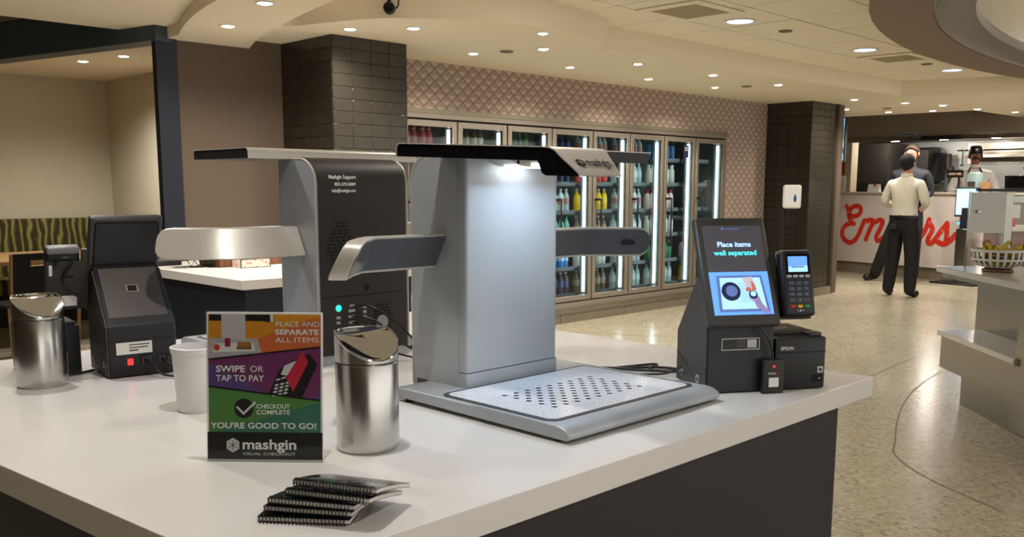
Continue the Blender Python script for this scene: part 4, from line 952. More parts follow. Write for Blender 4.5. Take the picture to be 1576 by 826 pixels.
# ================================================================== STEEL SERVING COUNTER (right)
ca = math.radians(-48.5)
t = E('serving_counter', 'stainless steel serving counter with stone top and low tray shelf', 'counter', (5.91, 2.164, 0), ca)
STONE = mat('pale_quartz', (206, 202, 194), .18, var=.05, scale=14)
O('counter_top', G().bbox(0, -2.6, .865, 1.7, .06, .90, .003, 1), STONE, t)
O('top_rail', G().box(.03, -2.6, .835, 1.65, .03, .864), STEELH, t)
O('body', G().box(.31, -2.6, .27, 1.6, .17, .834), STEELH, t)
O('near_panel', G().box(.04, -2.6, .12, .309, -.962, .834), STEELH, t)
O('lower_box', G().box(.045, -.960, .27, .309, .02, .468), STEELH, t)
O('tray_shelf', G().bbox(.025, -.958, .469, .309, .04, .50, .003, 1), STONE, t)
O('shelf_end_cap', G().bbox(.02, -.985, .463, .055, -.958, .503, .003, 1), CHAMP, t)
O('base', G().box(.24, -2.6, 0, 1.55, .15, .27), STEELH, t)
# basket of bananas
bx, by = 5.80, 1.80
t = E('fruit_basket', 'white slatted fruit basket on a walnut foot', 'basket', (bx, by, .90)); n = 22
O('foot', G().lathe([(.075, 0), (.085, .004), (.082, .016), (.06, .022), (1e-6, .022)], 28), WOODD, t)
O('rim', G().lathe([(.140, .116), (.147, .116), (.148, .131), (.141, .131), (.140, .116)], 36), WHITEP, t)
O('band', G().lathe([(.137, .066), (.142, .066), (.1435, .078), (.1385, .078), (.137, .066)], 36), WHITEP, t)
O('bowl_floor', G().lathe([(1e-6, .022), (.06, .022), (.085, .026), (.085, .029), (1e-6, .027)], 28), WHITEP, t)
sl = G(); pr = [(.08, .026), (.108, .034), (.128, .052), (.138, .078), (.144, .12)]
for s_ in range(len(pr)-1):
    (r0, z0), (r1, z1) = pr[s_], pr[s_+1]; w_ = .0075
    sl.add([(r0, -w_, z0), (r1, -w_, z1), (r1, w_, z1), (r0, w_, z0), (r0-.004, -w_, z0), (r1-.004, -w_, z1), (r1-.004, w_, z1), (r0-.004, w_, z0)], [(0, 1, 2, 3), (7, 6, 5, 4), (0, 4, 5, 1), (3, 2, 6, 7)])
ms = sl.mesh('slat')
for k in range(n): O('slat', ms, WHITEP, t, rot=(0, 0, 2*PI*k/n))
BAN = mat('banana_skin', (214, 186, 58), .45, var=.12, scale=18); BANT = mat('banana_tip', (92, 76, 36), .6)
def banana(label, loc, rot, L=.17):
    g = G(); path = []; rs = []
    for i in range(13):
        a = -1.0+2.0*i/12; path.append((L*.62*math.sin(a), 0, -L*.62*(math.cos(a)-.75))); rs.append(.0185*math.sqrt(max(.06, 1-(abs(i-6)/6.3)**3.2)))
    g.tube(path, rs, 8)
    tip = G().tube([path[0], (path[0][0]-.012, 0, path[0][2]-.012)], [.0055, .004], 6).tube([path[-1], (path[-1][0]+.016, 0, path[-1][2]-.018)], [.006, .005], 6)
    b = E('banana', label, 'fruit', loc, 0, 'bananas in the basket'); b.rotation_euler = rot
    O('peel', g, BAN, b); O('stem', tip, BANT, b)
rr = -PI/4
for i, (dx, dz, lb, rx, rz_) in enumerate([(-.075, .128, 'banana at the left of the heap, greenest one', .2, .5), (-.02, .150, 'banana on top of the heap in the basket, pointing up', .0, -.4), (.035, .132, 'banana in the middle of the heap, lying low', .3, -.9), (.085, .130, 'banana at the right end of the heap', .1, -.75), (-.05, .055, 'banana at the bottom left seen through the basket slats', .2, .2), (.045, .055, 'banana at the bottom right seen through the basket slats', .2, -.9), (.0, .075, 'banana in the middle seen through the basket slats', .1, -.5)]):
    s_ = .62 if dz < .1 else .8
    banana(lb, (bx+dx*.7071*s_, by-dx*.7071*s_-.0, .90+dz), (rx, 0, rz_), .15 if dz < .1 else .185)
t = E('menu_clip', 'small grey menu clip lying on the stone top', 'clip', (5.46, 1.50, .90), ca); O('clip_plate', G().bbox(-.05, -.02, 0, .05, .02, .006, .002, 1), GREYB, t); O('clip_rod', G().tube([(-.05, 0, .01), (.05, 0, .01)], .005, 8), STEELH, t)
# sneeze guard
t = E('sneeze_guard', 'glass sneeze guard with steel posts on the stone counter', 'glass screen', (5.91, 2.164, .90), ca)
O('glass_panel', G().box(.13, -.06, 0, 1.5, -.052, .46), GLASS2, t); O('glass_end', G().box(.125, -.055, 0, .131, -.045, .46), STEELH, t)
O('post', G().bbox(.355, -.02, 0, .405, .02, .46, .004, 1), STEELH, t); O('post', G().bbox(1.30, -.02, 0, 1.35, .02, .46, .004, 1), STEELH, t)
O('top_shelf', G().bbox(.14, -.10, .462, 1.5, .25, .474, .003, 1), GLASS2, t); O('shelf_edge', G().box(.14, -.106, .460, 1.5, -.1, .476), POST, t)
O('clamp_box', G().prism([(.24, .30), (.44, .30), (.44, .38), (.30, .38), (.22, .43), (.20, .43), (.20, .30)], 'y', -.03, .03), STEELH, t)
O('cross_rail', G().box(.24, -.015, .395, 1.45, .015, .432), STEELH, t); O('hinge', G().bbox(.17, -.068, .33, .20, -.045, .348, .002, 1), STEELH, t)
O('notice_sheet', G().box(.135, -.050, .21, .345, -.048, .455), PAPERW, t)
# walnut counter beyond
t = E('salad_counter', 'walnut fronted counter with pale worktop behind the sneeze guard', 'counter', (11.64, 3.80, 0), math.radians(-72))
O('top', G().bbox(-.05, -.05, .885, 3.0, .9, .93, .004, 1), STONE, t); O('carcass', G().box(.02, .02, 0, 2.95, .85, .884), BROWN, t)
mp_ = G().bbox(.004, 0, 0, .145, .02, .884, .003, 1).mesh('plank')
for i in range(19): O('plank', mp_, WOODD, t, loc=(.0+i*.15, -.002, 0))
t = E('deli_cup', 'small clear lidded deli cup on the walnut counter', 'cup', (12.05, 3.15, .93)); O('cup', G().lathe([(.06, 0), (.075, .1), (.078, .1), (1e-6, .1)], 18), mat('salad', (196, 176, 120), .5), t); O('lid', G().lathe([(.08, .1), (.08, .115), (.05, .13), (1e-6, .13)], 18), WHITEP, t)
t = E('condiment_bottle', 'red squeeze bottle standing on the walnut counter', 'bottle', (11.98, 3.60, .93)); O('body', G().lathe([(.04, 0), (.042, .13), (.02, .16), (1e-6, .16)], 16), mat('ketchup', (176, 40, 34), .4), t); O('nozzle', G().lathe([(.016, .16), (.004, .21), (1e-6, .21)], 12), WHITEP, t)
# ================================================================== GRILL COUNTER WITH PAINTED NAME
ea = math.atan2(-.975, -.222)
ec = E('grill_counter', 'tall white counter front with red script lettering', 'counter', (14.803, 7.078, 0), ea)
efp = O('front_panel', G().box(-.05, 0, .18, 2.62, .03, 1.285), mat('counter_white', (214, 204, 198), .6), ec)
O('top_ledge', G().bbox(-.08, -.03, 1.286, 3.3, .55, 1.315, .003, 1), mat('ledge_beige', (196, 182, 160), .5), ec)
O('toe_kick', G().box(-.05, .03, 0, 3.2, .5, .18), KICK, ec); O('carcass', G().box(-.05, .031, .181, 3.2, .5, 1.285), BROWN, ec)
STROKES = [[(0.118, 1.079), (0.157, 1.016), (0.169, 0.941), (0.194, 0.872), (0.246, 0.81)],
[(0.169, 0.929), (0.197, 1.034), (0.283, 1.087), (0.373, 1.072), (0.397, 1.009), (0.354, 0.946), (0.267, 0.92), (0.176, 0.929)],
[(0.278, 0.799), (0.219, 0.803), (0.124, 0.771), (0.056, 0.681), (0.073, 0.576), (0.148, 0.509), (0.24, 0.493), (0.326, 0.547), (0.388, 0.648), (0.434, 0.765), (0.475, 0.857)],
[(0.475, 0.857), (0.529, 0.85), (0.581, 0.872), (0.635, 0.857), (0.626, 0.806), (0.58, 0.702), (0.522, 0.557)],
[(0.625, 0.817), (0.702, 0.848), (0.753, 0.872), (0.812, 0.862), (0.809, 0.812), (0.764, 0.709), (0.718, 0.617), (0.736, 0.55), (0.787, 0.558), (0.874, 0.624)],
[(0.871, 0.626), (0.979, 0.763), (1.095, 1.09), (1.135, 1.17), (1.076, 1.17), (1.018, 0.866), (0.965, 0.62), (1.041, 0.541), (1.152, 0.608), (1.189, 0.731), (1.116, 0.788), (1.186, 0.771), (1.253, 0.793)],
[(1.197, 0.667), (1.26, 0.708), (1.44, 0.773), (1.473, 0.832), (1.443, 0.879), (1.37, 0.848), (1.323, 0.75), (1.33, 0.653), (1.388, 0.607), (1.462, 0.62), (1.532, 0.681), (1.579, 0.769), (1.606, 0.837), (1.627, 0.904)],
[(1.614, 0.861), (1.67, 0.815), (1.69, 0.754), (1.654, 0.677), (1.623, 0.599), (1.647, 0.557), (1.689, 0.559), (1.747, 0.615), (1.803, 0.702), (1.868, 0.789), (1.923, 0.861)],
[(1.923, 0.861), (1.925, 0.773), (1.927, 0.679), (1.923, 0.604), (1.906, 0.561)],
[(1.791, 0.584), (1.855, 0.554), (1.926, 0.562), (2.002, 0.622), (2.071, 0.704)]]
def script(strokes, w_, y, k=1, ox=0, oz=0):
    g = G(); lay = 0
    for st in strokes:
        p = spline([(ox+a*k, oz+b*k, 0) for a, b in st], 8); n = len(p); y_ = y-.0004*lay; lay += 1
        L, R_ = [], []
        for i in range(n):
            d = (p[min(i+1, n-1)]-p[max(i-1, 0)]).normalized(); q = Vector((-d.y, d.x, 0))*w_/2
            L.append(p[i]+q); R_.append(p[i]-q)
        vs = [(v.x, y_, v.y) for v in L+R_]; g.add(vs, [(i, i+1, n+i+1, n+i) for i in range(n-1)])
        for e in (p[0], p[-1]): g.add([(e.x+w_/2*math.cos(2*PI*i/14), y_-.0002, e.y+w_/2*math.sin(2*PI*i/14)) for i in range(14)], [list(range(14))])
    return g
O('painted_lettering', script(STROKES, .078, -.003), RED, efp)
for s0, lb in ((.60, 'small white counter card with red script beside the man'), (1.42, 'small plain white counter card right of the man')):
    c = E('counter_card', lb, 'card', (14.803-.222*s0, 7.078-.975*s0, 1.315), ea)
    O('card', G().prism([(0, 0), (.06, 0), (.034, .125), (.03, .125)], 'x', -.11, .11), PAPERW, c)
    if s0 < 1: O('card_print', script([[(x, z) for x, z in st] for st in STROKES[:6]], .07, -.001, .085, -.085, -.005), RED, c, loc=(0, .004, .0), rot=(math.radians(-13), 0, 0))
# things on the ledge
def onledge(s0, dy=.2): d = Vector((-.222, -.975)); n = Vector((.975, -.222)); p = Vector((14.803, 7.078))+d*s0+n*dy; return (p.x, p.y, 1.316)
t = E('order_sign', 'small black sign with orange ORDER HERE letters on a stand', 'sign', onledge(1.86), ea); O('board', G().bbox(-.13, 0, .22, .13, .02, .33, .003, 1), BLACK, t); O('stem', G().box(.05, .004, 0, .075, .018, .22), BLACK, t); O('stem_base', G().bbox(-.02, -.05, 0, .13, .08, .01, .002, 1), BLACK, t)
text('board_lettering', 'ORDER HERE', .045, mat('orange_letters', (236, 190, 150), .5, emit=.5), t, (-.105, -.0008, .258), (1, 0, 0), (0, 0, 1), width=.21)
t = E('dispenser_tower', 'pale blue clear dispenser tower on the grill counter', 'dispenser', onledge(2.13), ea); O('tower', G().bbox(-.08, 0, 0, .08, .16, .28, .01, 2), mat('tower_clear', (150, 176, 176), .2), t); O('drawer', G().box(-.06, -.006, .08, .06, 0, .16), GREYB, t); O('cap', G().bbox(-.06, .02, .28, .06, .14, .295, .004, 1), WHITEP, t)
t = E('carton', 'plain brown carton next to the dispenser tower', 'box', onledge(2.32), ea); O('box', G().bbox(-.05, 0, 0, .05, .10, .15, .003, 1), mat('kraft', (168, 126, 84), .8), t); O('tape', G().box(-.012, -.001, .15, .012, .101, .1515), PAPERW, t)
t = E('laptop', 'open black laptop at the right end of the grill counter', 'laptop', onledge(2.80), ea); O('lid', G().bbox(-.16, .0, .01, .16, .012, .24, .004, 1), BLACKG, t, rot=(math.radians(8), 0, 0)); O('keyboard', G().bbox(-.16, .0, 0, .16, .22, .015, .004, 1), BLACK, t)
# ordering kiosk on a floor stand
t = E('ordering_screen', 'tilted blue touch screen on a grey floor stand by the grill', 'screen', (14.05, 4.93, 0), ea)
O('foot_plate', G().bbox(-.30, -.16, 0, .38, .2, .025, .004, 1), BLACK, t); O('pillar', G().bbox(-.02, -.02, .025, .17, .08, .80, .006, 1), STEELH, t); O('neck', G().bbox(.02, -.01, .80, .13, .06, 1.10, .004, 1), BLACK, t); O('indicator', G().box(.0, -.026, .86, .03, -.018, .89), mat('blue_led', (40, 120, 255), .5, emit=4), t)
h = O('screen_head', G().bbox(-.06, -.02, .97, .26, .03, 1.39, .006, 1), BLACK, t, loc=(0, 0, 0), rot=(0, 0, .35)); O('screen_face', G().box(-.045, -.023, 1.0, .24, -.0195, 1.37), SCR_L, h)
# ================================================================== KITCHEN
struct('wall_kitchen_back', G().box(17.5, 2.5, 0, 17.6, 7.62, 2.5), mat('kitchen_wall', (176, 180, 180), .35, .2))
hd = E('range_hood', 'long stainless steel range hood above the grill line', 'range hood', (0, 0, 0))
O('canopy', G().prism([(15.3, 5.28), (15.3, 7.6), (17.48, 7.6), (17.48, 5.28)], 'z', 2.20, 2.62), mat('hood_steel', (168, 158, 140), .34, .55, var=.05), hd)
O('end_canopy', G().prism([(15.42, 4.55), (15.42, 5.279), (17.48, 5.279), (17.48, 4.55)], 'z', 2.17, 2.62), mat('hood_steel', (168, 158, 140), .34, .55, var=.05), hd)
O('lip', G().box(15.26, 4.5, 2.13, 15.34, 7.6, 2.199), CHROME, hd)
sg2 = O('maker_plate', G().box(15.294, 6.10, 2.22, 15.299, 6.40, 2.26), mat('plate_blue', (150, 176, 190), .4), hd); O('plate_print', G().box(15.292, 6.13, 2.233, 15.2935, 6.33, 2.247).box(15.292, 6.345, 2.23, 15.2935, 6.375, 2.25), mat('plate_ink', (40, 60, 90), .5), sg2)
for y in (6.7, 5.9, 5.1): 
    l_ = O('hood_lamp', G().lathe([(1e-6, -.03), (.05, -.025), (.07, 0)], 16), LAMPW, hd, loc=(15.9, y, 2.19)); lamp('POINT', hd, (15.9, y, 2.10), 16, WARM, shadow_soft_size=.06)
t = E('kitchen_shelf', 'steel wall shelf with hook rail under the range hood', 'shelf', (0, 0, 0)); O('shelf_board', G().box(17.0, 4.0, 1.90, 17.45, 6.05, 1.94), STEELH, t); O('rail', G().tube([(16.95, 4.0, 2.02), (16.95, 6.05, 2.02)], .014, 8), CHROME, t); O('shelf_back', G().box(17.46, 4.0, 1.80, 17.49, 6.05, 2.16), STEELH, t)
for i, (y, L_, lb) in enumerate([(5.95, .24, 'steel ladle hanging left of the chef'), (4.95, .30, 'steel tongs hanging right of the chef'), (4.55, .12, 'small scoop hanging at the far right of the rail')]):
    u = E('hanging_utensil', lb, 'utensil', (16.93, y, 2.02)); O('handle', G().tube([(0, 0, .0), (0, 0, -L_)], .012, 8), CHROME, u); O('hook', G().tube([(.0, 0, 0), (-.02, 0, .03), (.03, 0, .035)], .006, 6), CHROME, u); O('bowl', G().lathe([(1e-6, -.035), (.035, -.02), (.04, .0)], 14), CHROME, u, loc=(0, 0, -L_))
t = E('wall_oven', 'tall black oven cabinet behind the two standing men', 'oven', (0, 0, 0)); O('cabinet', G().box(16.2, 6.93, 0, 17.45, 7.6, 2.15), BLACKM, t); O('door_line', G().box(16.193, 6.93, 1.50, 16.2, 7.6, 1.51), GREYB, t); O('door', G().box(16.194, 6.97, .5, 16.2, 7.55, 1.46), BLACK, t)
t = E('grill_cover', 'black angled grill housing right of the oven', 'grill', (0, 0, 0)); O('housing', G().prism([(16.9, 1.45), (16.9, 2.05), (17.2, 2.10), (17.45, 2.1), (17.45, 1.45)], 'y', 6.52, 6.90), BLACKM, t); O('chamfer', G().prism([(16.9, 1.5), (17.4, 1.5), (17.4, 2.0), (17.2, 2.0)], 'y', 6.40, 6.519), BLACK, t); O('shelf_lip', G().box(16.85, 6.41, 1.42, 17.45, 6.9, 1.449), STEELH, t)
o = O('gas_pipe', G().tube(spline([(17.3, 6.32, 1.98), (17.3, 6.32, 1.80), (17.3, 6.30, 1.70), (17.3, 6.25, 1.6), (17.3, 6.22, .0)], 6), .05, 10), mat('pipe_brown', (60, 50, 40), .5), label='dark bent gas pipe on the kitchen wall', cat='pipe')
t = E('knife', 'chef knife handle upright left of the chef', 'utensil', onledge(1.62, .35)); O('handle', G().tube([(0, 0, 0), (.02, .06, .16)], .014, 8), BLACK, t); O('ring', G().lathe([(.014, 0), (.02, 0), (.02, .008), (.014, .008), (.014, 0)], 12), CHROME, t, loc=(.02, .06, .16))
struct('wall_kitchen_pier', G().box(15.36, 7.20, 0, 15.6, 7.62, 2.199), mat('pier_beige', (170, 158, 136), .8))
t = E('wall_notice', 'red safety notice on the beige kitchen pier', 'sign', (15.355, 7.40, 1.60)); O('board', G().box(-.006, -.09, 0, 0, .09, .20), mat('notice_red', (156, 24, 26), .5), t)
g = G()
for k in range(4): g.box(-.0075, -.06, .04+k*.035, -.0055, .06, .048+k*.035)
O('print_lines', g, mat('notice_pink', (206, 120, 110), .6), t)
t = E('menu_notice', 'white paper notice in a stand below the red notice', 'sign', (15.0, 7.20, 1.316)); O('sheet', G().box(-.004, -.09, 0, 0, .09, .26), PAPERW, t)
g = G()
for k in range(5): g.box(-.0055, -.05, .05+k*.03, -.0035, .05, .056+k*.03)
O('print_lines', g, GREYB, t)
t = E('menu_screen', 'narrow lit menu screen beside the far tiled column', 'screen', (13.0, 6.55, 1.75)); O('housing', G().bbox(-.03, -.36, 0, .03, .36, .64, .006, 1), BLACK, t)
g = G().box(-.034, -.34, .02, -.0305, .34, .62); O('picture', g, SCR_L, t); g = G().box(-.037, -.34, .30, -.0345, .34, .5); O('picture_band', g, mat('menu_green', (60, 150, 84), .5, emit=.6), t); O('ceiling_pole', G().box(-.02, -.03, .64, .02, .03, .69), BLACK, t); O('picture_dark', G().box(-.037, -.34, .12, -.0345, .34, .2), SCR_K, t)
# sanitizer stand
t = E('soap_dispenser', 'white sanitizer dispenser with blue drop window on a black stand', 'dispenser', (10.25, 5.52, 0), math.radians(-60))
O('base', G().bbox(-.16, -.14, 0, .16, .14, .02, .006, 1), BLACK, t); O('post', G().bbox(-.125, .0, .02, -.075, .04, 1.14, .006, 1), BLACK, t); O('drip_arm', G().box(-.075, .0, .98, .08, .03, .99).box(-.06, .0, .99, -.03, .03, 1.14), BLACK, t)
O('dispenser_body', G().bbox(-.105, -.07, 1.135, .105, .06, 1.415, .03, 4), WHITEP, t); g = G(); patch(g, (.035, -.071, 1.25), (1, 0, 0), (0, 0, 1), [(0, .06), (-.012, .03), (-.018, 0), (-.012, -.03), (0, -.04), (.012, -.03), (.018, 0), (.012, .03)], .001); O('level_window', g, mat('drop_blue', (40, 84, 150), .3), t)
# ================================================================== PEOPLE
def person(label, loc, rz, H, J, mats, belt=1.02):
    """J: joints name -> ((x,y,z), radius); bones: (a, b, material index). The body is one skinned surface."""
    k = H/1.80
    joints, bones = J
    names = list(joints); idx = {n: i for i, n in enumerate(names)}
    me = bpy.data.meshes.new('person'); me.from_pydata([Vector(joints[n][0])*k for n in names], [(idx[a], idx[b]) for a, b, _ in bones], [])
    tmp = bpy.data.objects.new('tmp_body', me); COL.objects.link(tmp)
    md = tmp.modifiers.new('skin', 'SKIN'); md.use_smooth_shade = True; md.branch_smoothing = .4
    sv = me.skin_vertices[0].data
    for n in names:
        r = joints[n][1]; r = r if isinstance(r, tuple) else (r, r); sv[idx[n]].radius = (r[0]*k, r[1]*k); sv[idx[n]].use_root = (n == 'pelvis')
    ss = tmp.modifiers.new('sub', 'SUBSURF'); ss.levels = 2; ss.render_levels = 2
    dg = bpy.context.evaluated_depsgraph_get(); m2 = bpy.data.meshes.new_from_object(tmp.evaluated_get(dg))
    bpy.data.objects.remove(tmp)
    m2.materials.clear()
    for m in mats: m2.materials.append(m)
    seg = [(Vector(joints[a][0])*k, Vector(joints[b][0])*k, mi, (joints[a][1] if not isinstance(joints[a][1], tuple) else joints[a][1][0])*k, (joints[b][1] if not isinstance(joints[b][1], tuple) else joints[b][1][0])*k) for a, b, mi in bones]
    for p in m2.polygons:
        c = p.center; best = None
        for a, b, mi, ra, rb in seg:
            d = b-a; t = max(0, min(1, (c-a).dot(d)/max(1e-9, d.length_squared))); dist = (c-(a+d*t)).length-(ra+(rb-ra)*t)*.8
            if best is None or dist < best[0]: best = (dist, mi)
        if belt and best[1] in (0, 1) and abs(c.x) < .22*k: best = (0, 1 if c.z < belt*k else best[1])
        p.material_index = best[1]; p.use_smooth = True
    o = bpy.data.objects.new('person', m2); COL.objects.link(o); o.location = loc; o.rotation_euler = (0, 0, rz)
    tag(o, label, 'person'); return o, k
def hand(J, B, pre, wrist, d, side, palm_n, mi):
    """palm and five curled fingers continuing the arm; d = direction, side = towards the thumb"""
    d, side, pn = Vector(d).normalized(), Vector(side).normalized(), Vector(palm_n).normalized(); w_ = Vector(wrist)
    p = w_+d*.055; J[pre+'palm'] = (tuple(p), (.034, .020)); B.append((pre+'wrist', pre+'palm', mi))
    for f, (o, L) in enumerate(((.026, .040), (.009, .046), (-.009, .042), (-.026, .032))):
        a = p+d*.036+side*o; b = a+d*L*.8+pn*L*.35; c = b+d*L*.3+pn*L*.7
        J[pre+'f%da' % f] = (tuple(a), .0105); J[pre+'f%db' % f] = (tuple(b), .0095); J[pre+'f%dc' % f] = (tuple(c), .0085)
        B += [(pre+'palm', pre+'f%da' % f, mi), (pre+'f%da' % f, pre+'f%db' % f, mi), (pre+'f%db' % f, pre+'f%dc' % f, mi)]
    a = p-d*.01+side*.036; b = a+d*.035+side*.016+pn*.012
    J[pre+'ta'] = (tuple(a), .012); J[pre+'tb'] = (tuple(b), .010); B += [(pre+'palm', pre+'ta', mi), (pre+'ta', pre+'tb', mi)]
def body(arms, legs, lean=0, SH=0, PT=1, SK=2, SO=3, head_yaw=0, hands=True):
    J = {'pelvis': ((0, 0, .97), (.185, .125)), 'waist': ((0, 0, 1.10), (.190, .125)), 'chest': ((0, .005+lean*.3, 1.28), (.205, .135)), 'upper': ((0, .01+lean*.4, 1.41), (.175, .115)),
         'neckbase': ((0, .005+lean*.5, 1.515), .062), 'neck': ((0, -.005+lean*.5, 1.57), .054), 'jaw': ((0, -.022+lean*.6, 1.615), (.060, .072)), 'head': ((0, -.010+lean*.6, 1.695), (.078, .098)), 'crown': ((0, .0+lean*.6, 1.755), (.058, .075))}
    B = [('pelvis', 'waist', SH), ('waist', 'chest', SH), ('chest', 'upper', SH), ('upper', 'neckbase', SH), ('neckbase', 'neck', SK), ('neck', 'jaw', SK), ('jaw', 'head', SK), ('head', 'crown', SK)]
    for s, nm in ((-1, 'l_'), (1, 'r_')):
        (el, wr, sd) = arms[nm]
        J[nm+'shoulder'] = ((s*.19, .01+lean*.4, 1.435), .078); J[nm+'elbow'] = (el, .060); J[nm+'wrist'] = (wr, .028)
        B += [('upper', nm+'shoulder', SH), (nm+'shoulder', nm+'elbow', SH), (nm+'elbow', nm+'wrist', SH if SH == sd else sd)]
        if hands:
            d = Vector(wr)-Vector(el); d.normalize(); hand(J, B, nm, wr, d, (-s*.3, -.2, .9), (-s, -.3, -.2), SK)
        (kn, an, to) = legs[nm]
        J[nm+'hip'] = ((s*.098, 0, .88), .125); J[nm+'knee'] = (kn, .092); J[nm+'ankle'] = (an, .078); J[nm+'heel'] = ((an[0], an[1]+.03, .055), .052); J[nm+'toe'] = (to, .050)
        B += [('pelvis', nm+'hip', PT), (nm+'hip', nm+'knee', PT), (nm+'knee', nm+'ankle', PT), (nm+'ankle', nm+'heel', SO), (nm+'heel', nm+'toe', SO)]
    return J, B
def ball(c, r, sx=1, sy=1, sz=1, n=16, zmin=-1, tilt=0):
    g = G(); g.sm = True; vs = []; m = n//2
    for i in range(m+1):
        t = PI*i/m
        for j in range(n):
            a = 2*PI*j/n; x, y, z = math.sin(t)*math.cos(a), math.sin(t)*math.sin(a), math.cos(t)
            lim = zmin+tilt*(-y)                       # tilt > 0 lifts the edge at the face side
            if z < lim: z = lim
            vs.append((c[0]+r*sx*x, c[1]+r*sy*y, c[2]+r*sz*z))
    return g.add(vs, [(i*n+j, i*n+(j+1) % n, (i+1)*n+(j+1) % n, (i+1)*n+j) for i in range(m) for j in range(n)], True)
def face(o, k, skin, brow, glasses=False, lips=(150, 84, 74)):
    hz = 1.69*k; fy = -.108*k
    O('nose', G().tube([(0, fy+.012*k, hz+.02*k), (0, fy-.012*k, hz-.018*k), (0, fy+.006*k, hz-.026*k)], [.007*k, .014*k, .008*k], 8), skin, o)
    for s in (-1, 1):
        e = O('eye', ball((s*.031*k, fy+.014*k, hz+.012*k), .0115*k, n=10), mat('eye_white', (220, 216, 210), .3), o)
        O('iris', ball((s*.031*k, fy+.004*k, hz+.012*k), .0055*k, n=8), BLACK, e)
        O('eyebrow', G().tube([(s*.014*k, fy+.006*k, hz+.030*k), (s*.032*k, fy+.004*k, hz+.035*k), (s*.050*k, fy+.016*k, hz+.030*k)], .004*k, 6), brow, o)
        O('ear', ball((s*.084*k, .004*k, hz-.005*k), .026*k, .45, .7, 1.15, 12), skin, o)
    O('mouth', G().tube([(-.024*k, fy+.018*k, hz-.052*k), (0, fy+.008*k, hz-.054*k), (.024*k, fy+.018*k, hz-.052*k)], .0052*k, 6), mat('lips_%d' % lips[0], lips, .5), o)
SHIRT = mat('white_shirt', (206, 200, 184), .8, bump=.5, scale=9, var=.10); PANT = mat('black_trousers', (22, 21, 22), .8, bump=.3, scale=14); SHOE = mat('black_shoe', (18, 17, 17), .4)
SUIT = mat('navy_suit', (26, 28, 38), .7, bump=.3, scale=12); HAIRB = mat('black_hair', (14, 12, 11), .85); HAIRG = mat('brown_hair', (74, 60, 50), .6); CHEFW = mat('chef_white', (222, 216, 212), .7, bump=.3, scale=9); NAVYA = mat('apron_navy', (34, 34, 62), .7)
# man with white shirt, seen from behind, forearms in front of him
J = body({'l_': ((-.285, .02, 1.18), (-.13, -.22, 1.13), 0), 'r_': ((.285, .02, 1.18), (.13, -.22, 1.13), 0)},
         {'l_': ((-.125, -.01, .50), (-.145, .03, .085), (-.175, -.13, .04)), 'r_': ((.13, -.015, .50), (.155, .02, .085), (.19, -.13, .04))})
o, k = person('person in white shirt and black trousers standing with back turned', (11.93, 4.85, 0), math.radians(90-6), 1.80, J, [SHIRT, PANT, SKIN, SHOE])
face(o, k, SKIN, HAIRB)
O('hair', ball((0, .014, 1.705), .1, .92, 1.10, 1.12, 24, -.80, .80), HAIRB, o)
O('collar', G().lathe([(.066, 1.515), (.072, 1.53), (.066, 1.562), (.06, 1.56), (.06, 1.52), (.066, 1.515)], 20, (0, 0, 0)), SHIRT, o)
O('belt', G().lathe([(.186, 1.0), (.192, 1.002), (.192, 1.034), (.186, 1.036)], 28, sx=1.0, sy=.70), BLACK, o)
O('back_pocket', G().bbox(.03, .118, .86, .12, .130, .93, .003, 1), mat('pocket', (40, 38, 38), .7), o)
O('glasses', G().tube([(-.082, .0, 1.70), (-.078, -.10, 1.705), (.078, -.10, 1.705), (.082, .0, 1.70)], .003, 6), BLACK, o)
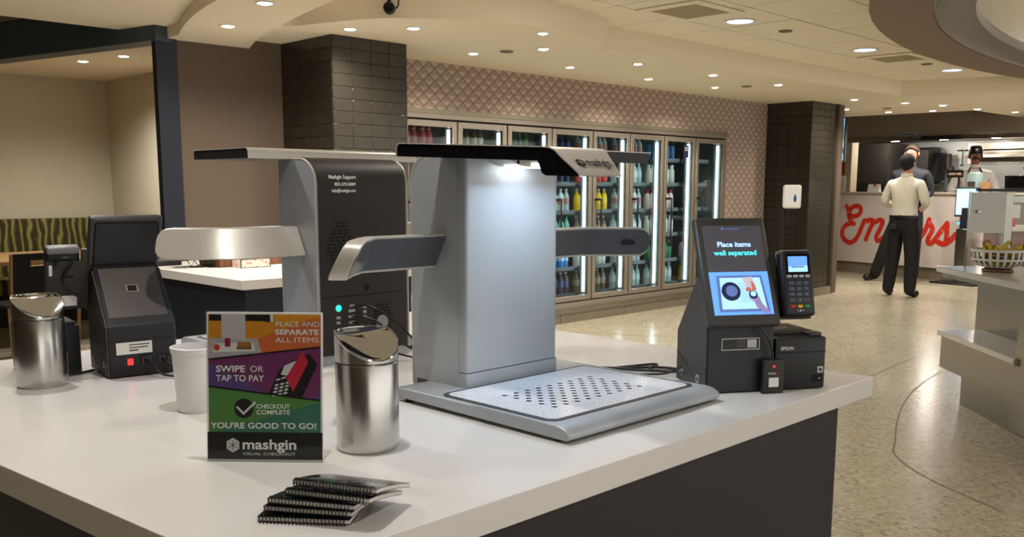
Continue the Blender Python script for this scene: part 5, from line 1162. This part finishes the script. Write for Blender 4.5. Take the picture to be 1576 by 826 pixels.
# man in navy behind him, turned to the viewer, one leg stretched out
J = body({'l_': ((-.25, .06, 1.17), (-.08, -.20, 1.06), 0), 'r_': ((.25, .06, 1.17), (.08, -.20, 1.06), 0)},
         {'r_': ((.10, -.02, .50), (.10, .02, .085), (.12, -.14, .05)), 'l_': ((-.24, -.02, .51), (-.40, .06, .085), (-.52, -.04, .05))})
o, k = person('tall person in navy suit facing the viewer behind the white shirted person', (13.65, 5.50, 0), math.radians(-90+8), 1.99, J, [SUIT, PANT, SKIN, SHOE])
face(o, k, SKIN, HAIRG)
O('hair', ball((0, .012*k, 1.722*k), .1*k, .88, 1.06, .88, 20, -.45, .95), HAIRG, o)
O('shirt_front', G().prism([(-.045*k, 1.50*k), (.045*k, 1.50*k), (0, 1.30*k)], 'y', -.150*k, -.138*k), PAPERW, o)
O('lapel', G().prism([(-.06*k, 1.50*k), (-.045*k, 1.50*k), (0, 1.30*k), (-.02*k, 1.27*k)], 'y', -.153*k, -.139*k).prism([(.06*k, 1.50*k), (.045*k, 1.50*k), (0, 1.30*k), (.02*k, 1.27*k)], 'y', -.153*k, -.139*k), SUIT, o)
# cook behind the counter
J = body({'l_': ((-.30, -.02, 1.20), (-.20, -.24, 1.10), 0), 'r_': ((.30, -.02, 1.20), (.20, -.24, 1.10), 0)},
         {'l_': ((-.11, -.01, .50), (-.12, .03, .085), (-.14, -.13, .04)), 'r_': ((.11, -.01, .50), (.12, .03, .085), (.14, -.13, .04))})
o, k = person('smiling cook in white jacket, black cap and moustache behind the counter', (15.45, 5.24, 0), math.radians(-90+25), 2.0, J, [CHEFW, PANT, SKIN2, SHOE])
face(o, k, SKIN2, HAIRB, lips=(150, 90, 84))
O('hair', ball((0, .018*k, 1.70*k), .1*k, .86, .98, .86, 18, -.3, .6), HAIRB, o)
cp = O('cook_cap', G().lathe([(.094, 1.715), (.098, 1.72), (.100, 1.775), (.090, 1.812), (.06, 1.828), (1e-6, 1.832)], 24, (0, .0, 0), sx=k*.93, sy=k*1.08), BLACK, o)
for v in cp.data.vertices: v.co.z *= k
O('cap_badge', G().cyl((0, -.112*k, 1.77*k), .018*k, .004, 14, 'y'), PAPERW, o)
O('moustache', G().tube([(-.036*k, -.094*k, 1.645*k), (-.015*k, -.112*k, 1.654*k), (.015*k, -.112*k, 1.654*k), (.036*k, -.094*k, 1.645*k)], .010*k, 8), HAIRB, o)
for s in (-1, 1): O('apron_strap', G().tube(spline([(s*.055*k, -.01, 1.54*k), (s*.075*k, -.09*k, 1.48*k), (s*.085*k, -.135*k, 1.38*k), (s*.09*k, -.14*k, 1.20*k)], 5), .012*k, 6), NAVYA, o)
O('apron', G().bbox(-.16*k, -.150*k, .62*k, .16*k, -.138*k, 1.22*k, .005, 1), NAVYA, o)
O('jacket_collar', G().lathe([(.066, 1.515), (.074, 1.53), (.066, 1.568), (.06, 1.56), (.06, 1.52), (.066, 1.515)], 20), CHEFW, o)
bpy.data.objects['jacket_collar'].scale = (k, k, k)
